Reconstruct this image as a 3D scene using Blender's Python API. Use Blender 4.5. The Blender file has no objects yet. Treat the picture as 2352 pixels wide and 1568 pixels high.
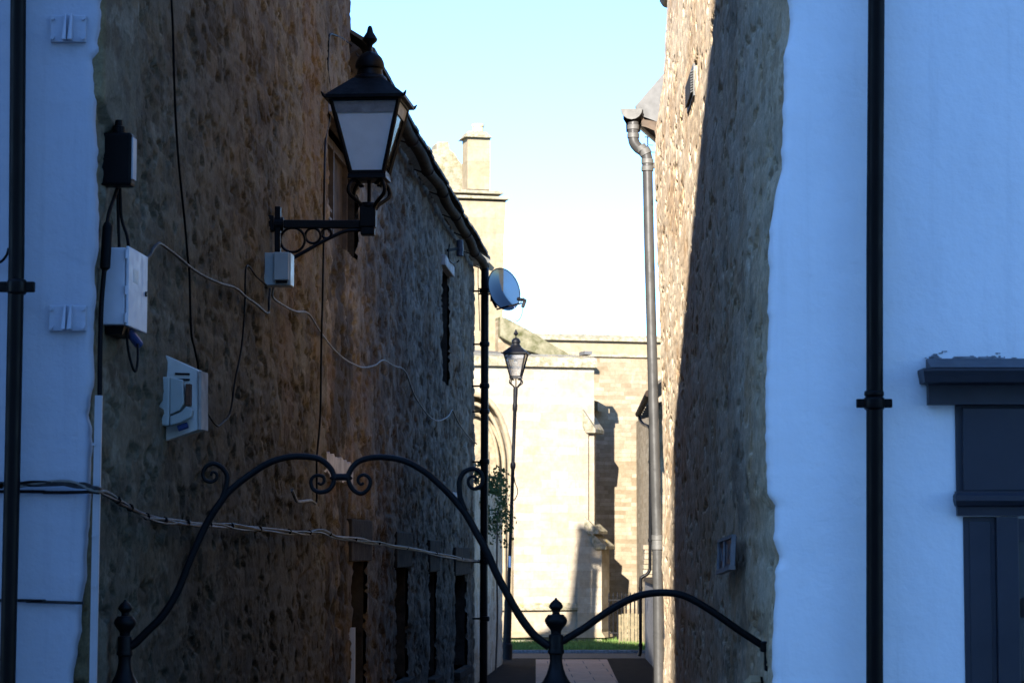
import bpy, bmesh, math, random
import numpy as np
from mathutils import Vector, Matrix

random.seed(7)
R = math.radians
S = bpy.context.scene

# ------------------------------------------------------------------ camera
FOC = 5800.0                      # focal length in pixels of a 2352 px wide picture
PITCH = math.atan((1260 - 784) / FOC)
CAM = Vector((0, 0, 1.9))
cd = bpy.data.cameras.new('camera')
cam = bpy.data.objects.new('camera', cd)
S.collection.objects.link(cam)
cam.location = CAM
cam.rotation_euler = (R(90) + PITCH, 0, 0)
cd.sensor_width = 36
cd.lens = 36 * FOC / 2352
cd.clip_start = 0.1
cd.clip_end = 2000
cd.dof.use_dof = True
cd.dof.focus_distance = 18.5
cd.dof.aperture_fstop = 9
S.camera = cam

# ------------------------------------------------------------------ light
SUN_AZ, SUN_EL = R(14), math.atan(0.5 * math.cos(R(14)))
w = bpy.data.worlds.new('World')
S.world = w
w.use_nodes = True
nt = w.node_tree
sky = nt.nodes.new('ShaderNodeTexSky')
sky.sky_type = 'NISHITA'
sky.sun_disc = False
sky.sun_elevation = SUN_EL
sky.sun_rotation = math.pi + SUN_AZ
sky.altitude = 50
sky.air_density = 1.0
sky.dust_density = 0.0
sky.ozone_density = 5.0
tint = nt.nodes.new('ShaderNodeMix'); tint.data_type = 'RGBA'; tint.blend_type = 'MULTIPLY'
tint.inputs[0].default_value = 1; tint.inputs[7].default_value = (.74, .925, 1.14, 1)     # daylight balance: cold open shade
nt.links.new(sky.outputs[0], tint.inputs[6]); nt.links.new(tint.outputs[2], nt.nodes['Background'].inputs[0])
nt.nodes['Background'].inputs[1].default_value = 0.10
sl = bpy.data.lights.new('sun', 'SUN')
sl.energy = 5.0
sl.angle = R(0.53)
sl.color = (1.0, 0.93, 0.83)
so = bpy.data.objects.new('sun', sl)
S.collection.objects.link(so)
so.location = (-10, -30, 40)
sdir = Vector((math.sin(SUN_AZ) * math.cos(SUN_EL), math.cos(SUN_AZ) * math.cos(SUN_EL), -math.sin(SUN_EL)))
so.rotation_euler = sdir.to_track_quat('-Z', 'Y').to_euler()
S.view_settings.view_transform = 'Standard'
S.view_settings.look = 'None'
S.view_settings.exposure = 2.0
S.view_settings.gamma = 1

# ------------------------------------------------------------------ geometry of the place
def ray(px, py):
    u, v = (px - 1176) / FOC, (784 - py) / FOC
    c, s = math.cos(PITCH), math.sin(PITCH)
    return Vector((u, c - v * s, s + v * c))
def at(px, py, Y):
    d = ray(px, py)
    return CAM + d * (Y / d.y)
LK, RK = 0.0559, 0.0098           # how far each alley wall leans in per metre of depth
def on_plane(px, py, k, c):
    d = ray(px, py)
    return CAM + d * (c / (d.x - k * d.y))
def left(px, py, off=0.0):        # a point on the left alley wall
    c = -2.455 if px < 745 else -2.515
    return on_plane(px, py, LK, c + off)
def right(px, py, off=0.0):
    return on_plane(px, py, RK, 1.037 - off)
def ground_pt(px, py, z=0.0):
    d = ray(px, py)
    return CAM + d * ((z - CAM.z) / d.z)

# ------------------------------------------------------------------ mesh helper
class MB:
    def __init__(s): s.v, s.f = [], []
    def quad(s, a, b, c, d):
        n = len(s.v); s.v += [tuple(a), tuple(b), tuple(c), tuple(d)]; s.f.append((n, n+1, n+2, n+3)); return s
    def hexa(s, p):               # 8 points, bottom four then top four
        n = len(s.v); s.v += [tuple(q) for q in p]
        for f in ((0,3,2,1),(4,5,6,7),(0,1,5,4),(1,2,6,5),(2,3,7,6),(3,0,4,7)): s.f.append(tuple(n+i for i in f))
        return s
    def box(s, x0, x1, y0, y1, z0, z1):
        return s.hexa([(x0,y0,z0),(x1,y0,z0),(x1,y1,z0),(x0,y1,z0),(x0,y0,z1),(x1,y0,z1),(x1,y1,z1),(x0,y1,z1)])
    def obox(s, c, ax, ay, az):   # centre and half axes
        c, ax, ay, az = Vector(c), Vector(ax), Vector(ay), Vector(az)
        P = [c+ax*i+ay*j+az*k for k in (-1,1) for i,j in ((-1,-1),(1,-1),(1,1),(-1,1))]
        return s.hexa(P)
    def bar(s, a, b, w, h, up=(0,0,1)):
        a, b = Vector(a), Vector(b); d = (b-a).normalized(); sd = d.cross(Vector(up))
        if sd.length < 1e-4: sd = d.cross(Vector((1,0,0)))
        sd.normalize(); u = sd.cross(d)
        return s.obox((a+b)/2, (b-a)/2, sd*(w/2), u*(h/2))
    def tube(s, pts, r, n=8, cap=True):
        pts = [Vector(p) for p in pts]; m = len(pts)
        rs = r if isinstance(r, (list, tuple)) else [r]*m
        base = len(s.v); ref = None
        for i, p in enumerate(pts):
            t = (pts[min(i+1,m-1)] - pts[max(i-1,0)])
            t = t.normalized() if t.length > 1e-9 else Vector((0,0,1))
            if ref is None: ref = Vector((0,0,1)) if abs(t.z) < .9 else Vector((1,0,0))
            a = (ref - t*ref.dot(t)); a = a.normalized() if a.length > 1e-6 else t.orthogonal().normalized()
            ref = a; b = t.cross(a)
            for k in range(n):
                q = 2*math.pi*k/n
                s.v.append(tuple(p + (a*math.cos(q) + b*math.sin(q))*rs[i]))
        for i in range(m-1):
            for k in range(n):
                k2 = (k+1) % n
                s.f.append((base+i*n+k, base+i*n+k2, base+(i+1)*n+k2, base+(i+1)*n+k))
        if cap:
            s.f.append(tuple(base+k for k in range(n))[::-1]); s.f.append(tuple(base+(m-1)*n+k for k in range(n)))
        return s
    def lathe(s, prof, c, n=20, rot=0):     # prof: (radius, z)
        base = len(s.v); m = len(prof)
        for r, z in prof:
            for k in range(n):
                q = 2*math.pi*k/n + rot
                s.v.append((c[0]+r*math.cos(q), c[1]+r*math.sin(q), c[2]+z))
        for i in range(m-1):
            for k in range(n):
                k2 = (k+1) % n
                s.f.append((base+i*n+k, base+i*n+k2, base+(i+1)*n+k2, base+(i+1)*n+k))
        s.f.append(tuple(base+k for k in range(n))[::-1]); s.f.append(tuple(base+(m-1)*n+k for k in range(n)))
        return s
    def prism(s, pts, off):
        off = Vector(off); n = len(pts); b = len(s.v)
        s.v += [tuple(p) for p in pts] + [tuple(Vector(p)+off) for p in pts]
        s.f.append(tuple(range(b, b+n))[::-1]); s.f.append(tuple(range(b+n, b+2*n)))
        for i in range(n):
            j = (i+1) % n; s.f.append((b+i, b+j, b+n+j, b+n+i))
        return s

def worldloc(o):
    p = Vector((0,0,0))
    while o: p = p + o.location; o = o.parent
    return p
def mkobj(name, verts, faces, mat, parent=None, smooth=False, bevel=0, local=False, recalc=True, origin=None):
    me = bpy.data.meshes.new(name)
    o = bpy.data.objects.new(name, me); S.collection.objects.link(o)
    if parent is not None: o.parent = parent
    if not local:
        if parent is None:
            if origin is None:
                a = np.array(verts); origin = Vector(((a[:,0].min()+a[:,0].max())/2, (a[:,1].min()+a[:,1].max())/2, a[:,2].min()))
            o.location = origin
        w0 = worldloc(o)
        verts = [(v[0]-w0.x, v[1]-w0.y, v[2]-w0.z) for v in verts]
    me.from_pydata(verts, [], faces)
    if recalc:
        bm = bmesh.new(); bm.from_mesh(me); bmesh.ops.recalc_face_normals(bm, faces=bm.faces); bm.to_mesh(me); bm.free()
    me.materials.append(mat)
    if smooth: me.shade_smooth() if hasattr(me, 'shade_smooth') else None
    if smooth and smooth != 'all':
        me.set_sharp_from_angle(angle=R(40))
    if bevel:
        m = o.modifiers.new('bevel', 'BEVEL'); m.width = bevel; m.segments = 2; m.limit_method = 'ANGLE'; m.angle_limit = R(40)
    return o
def obj(name, mb, mat, parent=None, **k): return mkobj(name, mb.v, mb.f, mat, parent, **k)
def tag(o, label, cat, group=None, kind=None):
    o['label'] = label; o['category'] = cat
    if group: o['group'] = group
    if kind: o['kind'] = kind
    return o
def thing(name, label, cat, loc, group=None, rotz=0):
    o = bpy.data.objects.new(name, None); S.collection.objects.link(o)
    o.location = loc; o.rotation_euler = (0,0,rotz); o.empty_display_size = .1
    return tag(o, label, cat, group)
def spline(pts, n=8):
    P = [Vector(p) for p in pts]; out = []
    for i in range(len(P)-1):
        p0, p1, p2, p3 = P[max(i-1,0)], P[i], P[i+1], P[min(i+2,len(P)-1)]
        for k in range(n):
            t = k/n
            out.append(.5*((2*p1)+(p2-p0)*t+(2*p0-5*p1+4*p2-p3)*t*t+(3*p1-p0-3*p2+p3)*t**3))
    out.append(P[-1]); return out

# ------------------------------------------------------------------ numpy noise for stonework
def _hash(i, j, seed):
    i = i.astype(np.int64); j = j.astype(np.int64)
    h = (i*374761393 + j*668265263 + seed*974634777) & 0x7fffffff
    h = ((h ^ (h >> 13))*1274126177) & 0x7fffffff
    return ((h ^ (h >> 16)) & 0xffff) / 65535.0
def vn(u, v, seed):
    i, j = np.floor(u), np.floor(v); a, b = u-i, v-j
    a, b = a*a*(3-2*a), b*b*(3-2*b)
    return ((_hash(i,j,seed)*(1-a)+_hash(i+1,j,seed)*a)*(1-b) + (_hash(i,j+1,seed)*(1-a)+_hash(i+1,j+1,seed)*a)*b)
def fbm(u, v, f, octv, seed, g=.5):
    t, amp, tot = 0, 1, 0
    for k in range(octv):
        t = t + amp*vn(u*f, v*f, seed+k*17); tot += amp; amp *= g; f *= 2.07
    return t/tot
def sm(a, b, x):
    t = np.clip((x-a)/(b-a), 0, 1); return t*t*(3-2*t)
def stones(u, v, seed, row=(.13,.27), wid=(.2,.55), warp=.05):
    rg = np.random.RandomState(seed)
    uu = u + (fbm(u,v,2.2,3,seed+1)-.5)*warp*3; vv = v + (fbm(u,v,1.6,3,seed+2)-.5)*warp*3
    e = [-1.0]
    while e[-1] < 14: e.append(e[-1]+rg.uniform(*row))
    e = np.array(e); ri = np.clip(np.searchsorted(e, vv)-1, 0, len(e)-2)
    dv = np.minimum(vv-e[ri], e[ri+1]-vv)
    du = np.zeros_like(u); cid = np.zeros_like(u)
    for r in np.unique(ri):
        m = ri == r
        x = [-3 - rg.uniform(0,.5)]
        while x[-1] < 30: x.append(x[-1]+rg.uniform(*wid))
        x = np.array(x); k = np.clip(np.searchsorted(x, uu[m])-1, 0, len(x)-2)
        du[m] = np.minimum(uu[m]-x[k], x[k+1]-uu[m]); cid[m] = k + r*613
    d = np.minimum(du, dv)
    return d, _hash(cid, cid*0+3, seed), _hash(cid, cid*0+9, seed), _hash(cid, cid*0+21, seed)

def path_samples(pts, res, rnd=2):
    P = np.array(pts, float); out = [P[0]]
    for a, b in zip(P[:-1], P[1:]):
        n = max(1, int(np.ceil(np.linalg.norm(b-a)/res)))
        out += [a+(b-a)*k/n for k in range(1, n+1)]
    Q = np.array(out)
    for _ in range(rnd):
        Q[1:-1] = (Q[:-2]+2*Q[1:-1]+Q[2:])/4
    T = np.gradient(Q, axis=0); T /= np.linalg.norm(T, axis=1)[:,None]
    N = np.stack([T[:,1], -T[:,0]], 1)
    u = np.concatenate([[0], np.cumsum(np.linalg.norm(np.diff(Q, axis=0), axis=1))])
    return Q, N, u
def stone_wall(name, pts, z0, z1, res, relief, mat, parent, shift=None, keep=None):
    Q, N, u = path_samples(pts, res)
    z = np.linspace(z0, z1, int((z1-z0)/res)+1)
    U, Z = np.meshgrid(u, z); X = np.broadcast_to(Q[:,0], U.shape); Y = np.broadcast_to(Q[:,1], U.shape)
    h, rgb = relief(U, Z, X, Y)
    X2 = X + N[:,0][None]*h; Y2 = Y + N[:,1][None]*h
    if shift is not None: X2 = X2 + shift(Y, Z)
    nv, nu = U.shape
    V = np.stack([X2, Y2, Z], -1).reshape(-1, 3)
    idx = np.arange(nv*nu).reshape(nv, nu)
    F = np.stack([idx[:-1,:-1], idx[:-1,1:], idx[1:,1:], idx[1:,:-1]], -1)
    if keep is not None:
        F = F[keep((Y[:-1,:-1]+Y[1:,1:])/2, (Z[:-1,:-1]+Z[1:,1:])/2)]
    F = F.reshape(-1, 4)
    me = bpy.data.meshes.new(name); o = bpy.data.objects.new(name, me); S.collection.objects.link(o); o.parent = parent
    w0 = np.array(worldloc(o)); V = V - w0
    me.vertices.add(len(V)); me.vertices.foreach_set('co', V.astype(np.float32).ravel())
    me.loops.add(F.size); me.loops.foreach_set('vertex_index', F.astype(np.int32).ravel())
    me.polygons.add(len(F)); me.polygons.foreach_set('loop_start', np.arange(0, F.size, 4, dtype=np.int32))
    me.polygons.foreach_set('loop_total', np.full(len(F), 4, dtype=np.int32))
    me.update(calc_edges=True)
    ca = me.attributes.new('tint', 'FLOAT_COLOR', 'POINT')
    ca.data.foreach_set('color', np.concatenate([rgb.reshape(-1,3), np.ones((len(V),1))], 1).astype(np.float32).ravel())
    me.materials.append(mat)
    me.shade_smooth()
    return o

# ------------------------------------------------------------------ materials
def base(name):
    m = bpy.data.materials.new(name); m.use_nodes = True
    n = m.node_tree; return m, n, n.nodes['Principled BSDF']
def nd(n, t, **k):
    x = n.nodes.new('ShaderNode'+t)
    for a, b in k.items():
        if a.startswith('i_'):
            key = a[2:]; x.inputs[int(key) if key.isdigit() else key.replace('_',' ')].default_value = b
        else: setattr(x, a, b)
    return x
def coords(n, scale=(1,1,1)):
    tc = nd(n, 'TexCoord'); mp = nd(n, 'Mapping'); mp.inputs['Scale'].default_value = scale
    n.links.new(tc.outputs['Object'], mp.inputs[0]); return mp.outputs[0]
def noise(n, vec, scale, detail=5, rough=.6):
    t = nd(n, 'TexNoise'); t.inputs['Scale'].default_value = scale; t.inputs['Detail'].default_value = detail; t.inputs['Roughness'].default_value = rough
    n.links.new(vec, t.inputs['Vector']); return t.outputs['Fac']
def ramp(n, fac, stops):
    r = nd(n, 'ValToRGB'); e = r.color_ramp.elements
    while len(e) < len(stops): e.new(.5)
    for q, (p, c) in zip(e, stops): q.position = p; q.color = (*c, 1) if len(c) == 3 else c
    n.links.new(fac, r.inputs[0]); return r.outputs[0]
def mix(n, a, b, fac, mode='MIX'):
    x = nd(n, 'Mix', data_type='RGBA', blend_type=mode)
    for s, v in ((0, fac), (6, a), (7, b)):
        if hasattr(v, 'links') or isinstance(v, bpy.types.NodeSocket): n.links.new(v, x.inputs[s])
        else: x.inputs[s].default_value = v if s == 0 else (*v, 1)
    return x.outputs[2]
def bump(n, bs, fac, strength, dist=.01, prev=None):
    b = nd(n, 'Bump'); b.inputs['Strength'].default_value = strength; b.inputs['Distance'].default_value = dist
    n.links.new(fac, b.inputs['Height'])
    if prev is not None: n.links.new(prev, b.inputs['Normal'])
    n.links.new(b.outputs[0], bs.inputs['Normal']); return b.outputs[0]
def plain(name, col, rough=.6, metal=0, var=.15, scale=6, bmp=.15, bscale=40, spec=.5, col2=None):
    m, n, b = base(name); v = coords(n)
    c2 = col2 or tuple(c*(1-var*2) for c in col)
    n.links.new(ramp(n, noise(n, v, scale), [(.3, c2), (.65, col)]), b.inputs['Base Color'])
    rr = ramp(n, noise(n, v, scale*2.3), [(.3, (max(rough-.12,.05),)*3), (.7, (min(rough+.12,1),)*3)])
    n.links.new(rr, b.inputs['Roughness']); b.inputs['Metallic'].default_value = metal
    b.inputs['Specular IOR Level'].default_value = spec
    if bmp: bump(n, b, noise(n, v, bscale, 4), bmp, .004)
    return m
def rubble(name, fine=26, bstr=.7):
    m, n, b = base(name); v = coords(n)
    a = nd(n, 'Attribute'); a.attribute_name = 'tint'
    f = ramp(n, noise(n, v, 9, 8, .7), [(.25, (.7,.7,.7)), (.5, (1,1,1)), (.8, (1.25,1.24,1.2))])
    c = mix(n, a.outputs['Color'], f, 1.0, 'MULTIPLY')
    g = ramp(n, noise(n, v, 45, 4, .7), [(.3, (.72,.72,.72)), (.7, (1.2,1.2,1.2))])
    c = mix(n, c, g, 1.0, 'MULTIPLY')
    n.links.new(c, b.inputs['Base Color']); b.inputs['Roughness'].default_value = .92
    b.inputs['Specular IOR Level'].default_value = .2
    p = bump(n, b, noise(n, v, fine*1.6, 8, .75), bstr, .014)
    bump(n, b, noise(n, v, 110, 4, .7), .5, .006, p)
    return m
def ashlar(name, c1, c2, mortar, bw, bh, ms=.006, lichen=0.0, rough_bump=.35, stain=(.55,.42,.27)):
    m, n, b = base(name); tc = nd(n, 'TexCoord'); sx = nd(n, 'SeparateXYZ'); n.links.new(tc.outputs['Object'], sx.inputs[0])
    ad = nd(n, 'Math', operation='ADD'); n.links.new(sx.outputs[0], ad.inputs[0]); n.links.new(sx.outputs[1], ad.inputs[1])
    cb = nd(n, 'CombineXYZ'); n.links.new(ad.outputs[0], cb.inputs[0]); n.links.new(sx.outputs[2], cb.inputs[1])
    wob = nd(n, 'TexNoise'); wob.inputs['Scale'].default_value = 3; n.links.new(cb.outputs[0], wob.inputs['Vector'])
    wm = nd(n, 'VectorMath', operation='MULTIPLY_ADD'); wm.inputs[1].default_value = (.055,.045,0)
    n.links.new(wob.outputs['Color'], wm.inputs[0]); n.links.new(cb.outputs[0], wm.inputs[2])
    t = nd(n, 'TexBrick'); t.inputs['Scale'].default_value = 1; t.inputs['Brick Width'].default_value = bw; t.inputs['Row Height'].default_value = bh
    t.inputs['Mortar Size'].default_value = ms; t.inputs['Mortar Smooth'].default_value = .4; t.inputs['Bias'].default_value = 0.0
    t.offset = .43; t.squash = 1.5; t.squash_frequency = 3
    t.inputs['Color1'].default_value = (*c1,1); t.inputs['Color2'].default_value = (*c2,1); t.inputs['Mortar'].default_value = (*mortar,1)
    n.links.new(wm.outputs[0], t.inputs['Vector'])
    v = tc.outputs['Object']
    c = mix(n, t.outputs['Color'], stain, ramp(n, noise(n, v, 1.1, 6, .7), [(.5,(0,0,0)),(.75,(.6,.6,.6))]))
    f = ramp(n, noise(n, v, 7, 8, .7), [(.25,(.7,.68,.64)),(.7,(1.12,1.12,1.12))])
    c = mix(n, c, f, 1.0, 'MULTIPLY')
    if lichen:
        l = ramp(n, noise(n, v, 9, 7, .75), [(.45,(0,0,0)),(.6,(lichen,)*3)])
        c = mix(n, c, (.13,.125,.07), l)
        l2 = ramp(n, noise(n, v, 5, 7, .75), [(.6,(0,0,0)),(.68,(lichen*.8,)*3)])
        c = mix(n, c, (.45,.30,.06), l2)
    n.links.new(c, b.inputs['Base Color']); b.inputs['Roughness'].default_value = .9; b.inputs['Specular IOR Level'].default_value = .2
    p = bump(n, b, t.outputs['Fac'], .0 if ms == 0 else -.5, .015)
    bump(n, b, noise(n, v, 22, 7, .7), rough_bump, .02, p)
    return m
def render_paint(name, col, dirt, dstr=.5):
    m, n, b = base(name); v = coords(n)
    vs = coords(n, (1, 1, .28))
    c = mix(n, col, dirt, ramp(n, noise(n, vs, 2.2, 7, .65), [(.48,(0,0,0)),(.8,(dstr,)*3)]))
    c = mix(n, c, tuple(q*.55 for q in dirt), ramp(n, noise(n, v, 6, 9, .8), [(.66,(0,0,0)),(.76,(dstr*.8,)*3)]))
    c = mix(n, c, tuple(q*.8 for q in dirt), ramp(n, noise(n, coords(n, (5,5,.22)), 2.6, 6, .65), [(.55,(0,0,0)),(.75,(dstr*.7,)*3)]))
    n.links.new(c, b.inputs['Base Color']); b.inputs['Roughness'].default_value = .62; b.inputs['Specular IOR Level'].default_value = .35
    p = bump(n, b, noise(n, v, 1.6, 6, .6), .55, .05)
    p = bump(n, b, noise(n, v, 17, 5, .6), .25, .008, p)
    bump(n, b, noise(n, v, 90, 3, .6), .12, .003, p)
    return m

M = {}
M['rubble'] = rubble('rubble_stone')
M['rubble_pale'] = rubble('pale_rubble_stone', 26, .35)
M['rubble_fine'] = rubble('rubble_stone_far', 18, .6)
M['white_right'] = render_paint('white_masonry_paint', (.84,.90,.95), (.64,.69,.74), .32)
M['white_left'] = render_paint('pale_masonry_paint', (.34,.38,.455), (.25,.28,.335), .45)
M['iron'] = plain('black_painted_iron', (.005,.005,.0065), .5, 0, .3, 9, .25, 60, .16)
M['pipe_black'] = plain('black_pipe', (.004,.004,.005), .4, 0, .3, 5, .1, 50, .12)
M['pipe_grey'] = plain('grey_plastic_pipe', (.050,.050,.050), .36, 0, .15, 5, .05, 50)
M['pipe_pale'] = plain('pale_grey_plastic', (.095,.095,.092), .55, 0, .2, 12, .1, 50)
M['lead'] = plain('lead_sheet', (.11,.112,.115), .7, .0, .2, 5, .4, 14)
M['slate'] = plain('slate_tiles', (.07,.075,.08), .6, 0, .3, 9, .6, 20)
M['stone_tile'] = plain('stone_roof_tiles', (.10,.085,.065), .9, 0, .3, 9, .8, 16)
M['gutter_brown'] = plain('brown_gutter', (.040,.028,.022), .8, 0, .25, 7, .3, 30, .04)
M['cable_black'] = plain('black_cable', (.005,.005,.006), .6, 0, .2, 9, 0, 40, .1)
M['cable_grey'] = plain('grey_cable', (.20,.195,.18), .6, 0, .25, 9, 0, 40, .2)
M['cable_dark'] = plain('weathered_cable', (.030,.030,.033), .55, 0, .4, 14, 0, 40, .2)
M['box_grey'] = plain('grey_cabinet', (.50,.53,.60), .45, 0, .08, 7, .06, 60)
M['box_green'] = plain('greenish_grey_plastic', (.42,.47,.46), .4, 0, .08, 7, .05, 60)
M['box_white'] = plain('off_white_board', (.62,.63,.60), .55, 0, .1, 6, .1, 50)
M['box_black'] = plain('black_plastic', (.004,.004,.005), .5, 0, .2, 9, .05, 60, .1)
M['conduit'] = plain('white_conduit', (.33,.35,.39), .5, 0, .08, 4, .05, 60)
M['shop_paint'] = plain('dark_slate_blue_paint', (.024,.029,.045), .55, 0, .12, 2.5, .12, 30)
M['shop_lead'] = plain('dull_lead_flashing', (.07,.08,.10), .6, 0, .2, 5, .35, 15)
M['lintel'] = plain('dressed_lintel_stone', (.046,.038,.030), .95, 0, .3, 9, .8, 30, .05)
M['lintel_pale'] = plain('pale_painted_lintel', (.55,.50,.46), .8, 0, .3, 5, .5, 24)
M['wood_dark'] = plain('old_brown_timber', (.085,.06,.042), .8, 0, .3, 8, .5, 25)
M['old_board'] = plain('weathered_boarding', (.11,.085,.06), .9, 0, .3, 6, .4, 25, .1)
M['wood_pale'] = plain('pale_timber', (.55,.43,.27), .75, 0, .2, 8, .4, 30)
M['fence_wood'] = plain('fence_timber', (.20,.155,.09), .85, 0, .35, 12, .5, 25, .3, (.09,.08,.045))
M['frame_white'] = plain('white_window_frame', (.5,.5,.49), .5, 0, .1, 5, .05, 60)
M['dark_void'] = plain('dark_interior', (.02,.018,.016), .9, 0, .2, 3, 0)
M['copper_label'] = plain('small_pale_plate', (.7,.72,.75), .5, 0, .1, 5, 0)
M['sign_blue'] = plain('dark_blue_panel', (.035,.045,.095), .35, 0, .4, 14, 0)
M['sign_frame'] = plain('weathered_frame', (.36,.36,.37), .6, 0, .25, 9, .2, 40)
M['blue_plug'] = plain('blue_plastic', (.03,.06,.2), .4, 0, .1, 5, 0)
M['rust'] = plain('rust_brown', (.15,.06,.03), .7, 0, .3, 20, .2, 40)
M['concrete_grey'] = plain('pebble_dash', (.16,.16,.17), .95, 0, .35, 28, 1.0, 45, .3)
M['pot'] = plain('pale_clay_pot', (.55,.45,.28), .85, 0, .15, 5, .2, 30)
M['stem'] = plain('woody_stem', (.07,.05,.035), .9, 0, .2, 8, .4, 30)
M['asphalt'] = plain('asphalt', (.030,.030,.032), .9, 0, .25, 8, .6, 60)
M['street_paving'] = plain('pale_street_paving', (.34,.33,.31), .85, 0, .15, 3, .3, 40, .2)
M['flaked'] = plain('weathered_mortar', (.24,.26,.29), .9, 0, .3, 14, .5, 40, .1)
M['brick_red'] = ashlar('terrace_brick', (.26,.12,.08), (.32,.17,.11), (.3,.28,.25), .225, .075, .01, 0, .3, (.2,.1,.07))
M['church'] = ashlar('church_ashlar', (.28,.23,.165), (.34,.305,.245), (.28,.23,.17), .36, .165, .005, 0, .35, (.27,.19,.11))
M['church_rubble'] = ashlar('church_coursed_rubble', (.20,.155,.10), (.31,.26,.19), (.20,.16,.105), .23, .085, .004, .12, .7, (.22,.15,.085))
M['church_plain'] = ashlar('church_dressed_stone', (.25,.20,.13), (.29,.24,.165), (.21,.17,.11), .7, .3, .003, .1, .25, (.27,.20,.12))
M['church_moss'] = ashlar('church_lichened_coping', (.25,.22,.165), (.29,.255,.2), (.2,.17,.13), .8, .5, .003, .9, .7)
M['church_growth'] = plain('thick_moss', (.20,.18,.12), .95, 0, .3, 6, 1.0, 12, .1, (.050,.052,.018))
M['church_roof'] = ashlar('church_slates', (.10,.10,.10), (.14,.14,.13), (.06,.06,.06), .25, .09, .004, .15, .3, (.14,.13,.11))
M['church_pane'] = plain('leaded_window', (.30,.24,.15), .6, 0, .3, 9, .3, 25)

def mat_glass(name, tint, tr, white, dif=.35, gl=1):
    m, n, b = base(name)
    out = n.nodes['Material Output']
    t = nd(n, 'BsdfTransparent'); t.inputs[0].default_value = (*tint, 1)
    d = nd(n, 'BsdfTranslucent'); d.inputs[0].default_value = (*white, 1)
    d2 = nd(n, 'BsdfDiffuse'); d2.inputs[0].default_value = (*white, 1)
    v = coords(n)
    m1 = nd(n, 'MixShader'); m1.inputs[0].default_value = dif; n.links.new(d.outputs[0], m1.inputs[1]); n.links.new(d2.outputs[0], m1.inputs[2])
    m2 = nd(n, 'MixShader')
    n.links.new(ramp(n, noise(n, v, 7, 4), [(.3,(tr-.08,)*3),(.7,(tr+.08,)*3)]), m2.inputs[0])
    n.links.new(m1.outputs[0], m2.inputs[1]); n.links.new(t.outputs[0], m2.inputs[2])
    g = nd(n, 'BsdfGlossy'); g.inputs['Roughness'].default_value = .08; g.inputs[0].default_value = (*[gl]*3,1)
    fr = nd(n, 'Fresnel'); fr.inputs[0].default_value = 1.45
    m3 = nd(n, 'MixShader'); n.links.new(fr.outputs[0], m3.inputs[0]); n.links.new(m2.outputs[0], m3.inputs[1]); n.links.new(g.outputs[0], m3.inputs[2])
    n.links.new(m3.outputs[0], out.inputs[0]); return m
M['lamp_glass'] = mat_glass('frosted_lamp_glass', (.85,.92,1.0), .02, (.95,.985,1.0), .9)
M['clear_pane'] = mat_glass('clear_lamp_pane', (.96,.97,.97), .96, (.5,.5,.5), .5)
M['clear_glass'] = mat_glass('dusty_lamp_glass', (.86,.85,.84), .80, (.5,.5,.5), .5)
M['dish_glass'] = mat_glass('clear_tinted_dish', (.115,.135,.175), .95, (.1,.12,.15), .35, .12)
def window_glass(name):
    m, n, b = base(name); b.inputs['Base Color'].default_value = (.02,.03,.035,1); b.inputs['Roughness'].default_value = .06
    b.inputs['Specular IOR Level'].default_value = .8; v = coords(n); bump(n, b, noise(n, v, 3, 3), .08, .02); return m
M['glass'] = window_glass('window_glass')
def leafmat(name, a, b2):
    m, n, b = base(name); oi = nd(n, 'NewGeometry')
    n.links.new(ramp(n, oi.outputs['Random Per Island'], [(0,a),(1,b2)]), b.inputs['Base Color'])
    b.inputs['Roughness'].default_value = .8; b.inputs['Specular IOR Level'].default_value = .12; b.inputs['Subsurface Weight'].default_value = 0; return m
M['ivy'] = leafmat('ivy_leaves', (.016,.030,.008), (.045,.065,.018))
M['grass'] = leafmat('grass_blades', (.07,.12,.03), (.14,.2,.05))
M['lawn'] = plain('lawn_soil', (.07,.11,.03), .95, 0, .3, 10, .5, 60, .2)

def paving():
    m, n, b = base('pink_paving_slabs'); tc = nd(n, 'TexCoord')
    t = nd(n, 'TexBrick'); t.inputs['Scale'].default_value = 1; t.inputs['Brick Width'].default_value = .6; t.inputs['Row Height'].default_value = .9
    t.inputs['Mortar Size'].default_value = .008; t.inputs['Color1'].default_value = (.46,.26,.16,1); t.inputs['Color2'].default_value = (.53,.31,.20,1); t.inputs['Mortar'].default_value = (.12,.1,.09,1)
    n.links.new(tc.outputs['Object'], t.inputs['Vector'])
    f = ramp(n, noise(n, tc.outputs['Object'], 5, 7, .7), [(.3,(.75,.75,.75)),(.7,(1.1,1.1,1.1))])
    n.links.new(mix(n, t.outputs['Color'], f, 1.0, 'MULTIPLY'), b.inputs['Base Color']); b.inputs['Roughness'].default_value = .9; b.inputs['Specular IOR Level'].default_value = .08
    p = bump(n, b, t.outputs['Fac'], -.4, .006); bump(n, b, noise(n, tc.outputs['Object'], 30, 5), .3, .008, p); return m
def setts():
    m, n, b = base('dark_stone_setts'); tc = nd(n, 'TexCoord')
    vo = nd(n, 'TexVoronoi'); vo.inputs['Scale'].default_value = 7; n.links.new(tc.outputs['Object'], vo.inputs['Vector'])
    c = ramp(n, noise(n, tc.outputs['Object'], 4, 8, .7), [(.3,(.010,.009,.008)),(.7,(.028,.025,.022))])
    n.links.new(c, b.inputs['Base Color']); b.inputs['Roughness'].default_value = .95; b.inputs['Specular IOR Level'].default_value = .04
    p = bump(n, b, vo.outputs['Distance'], -.8, .03); bump(n, b, noise(n, tc.outputs['Object'], 60, 5), .5, .01, p); return m
M['paving'] = paving(); M['setts'] = setts()

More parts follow.
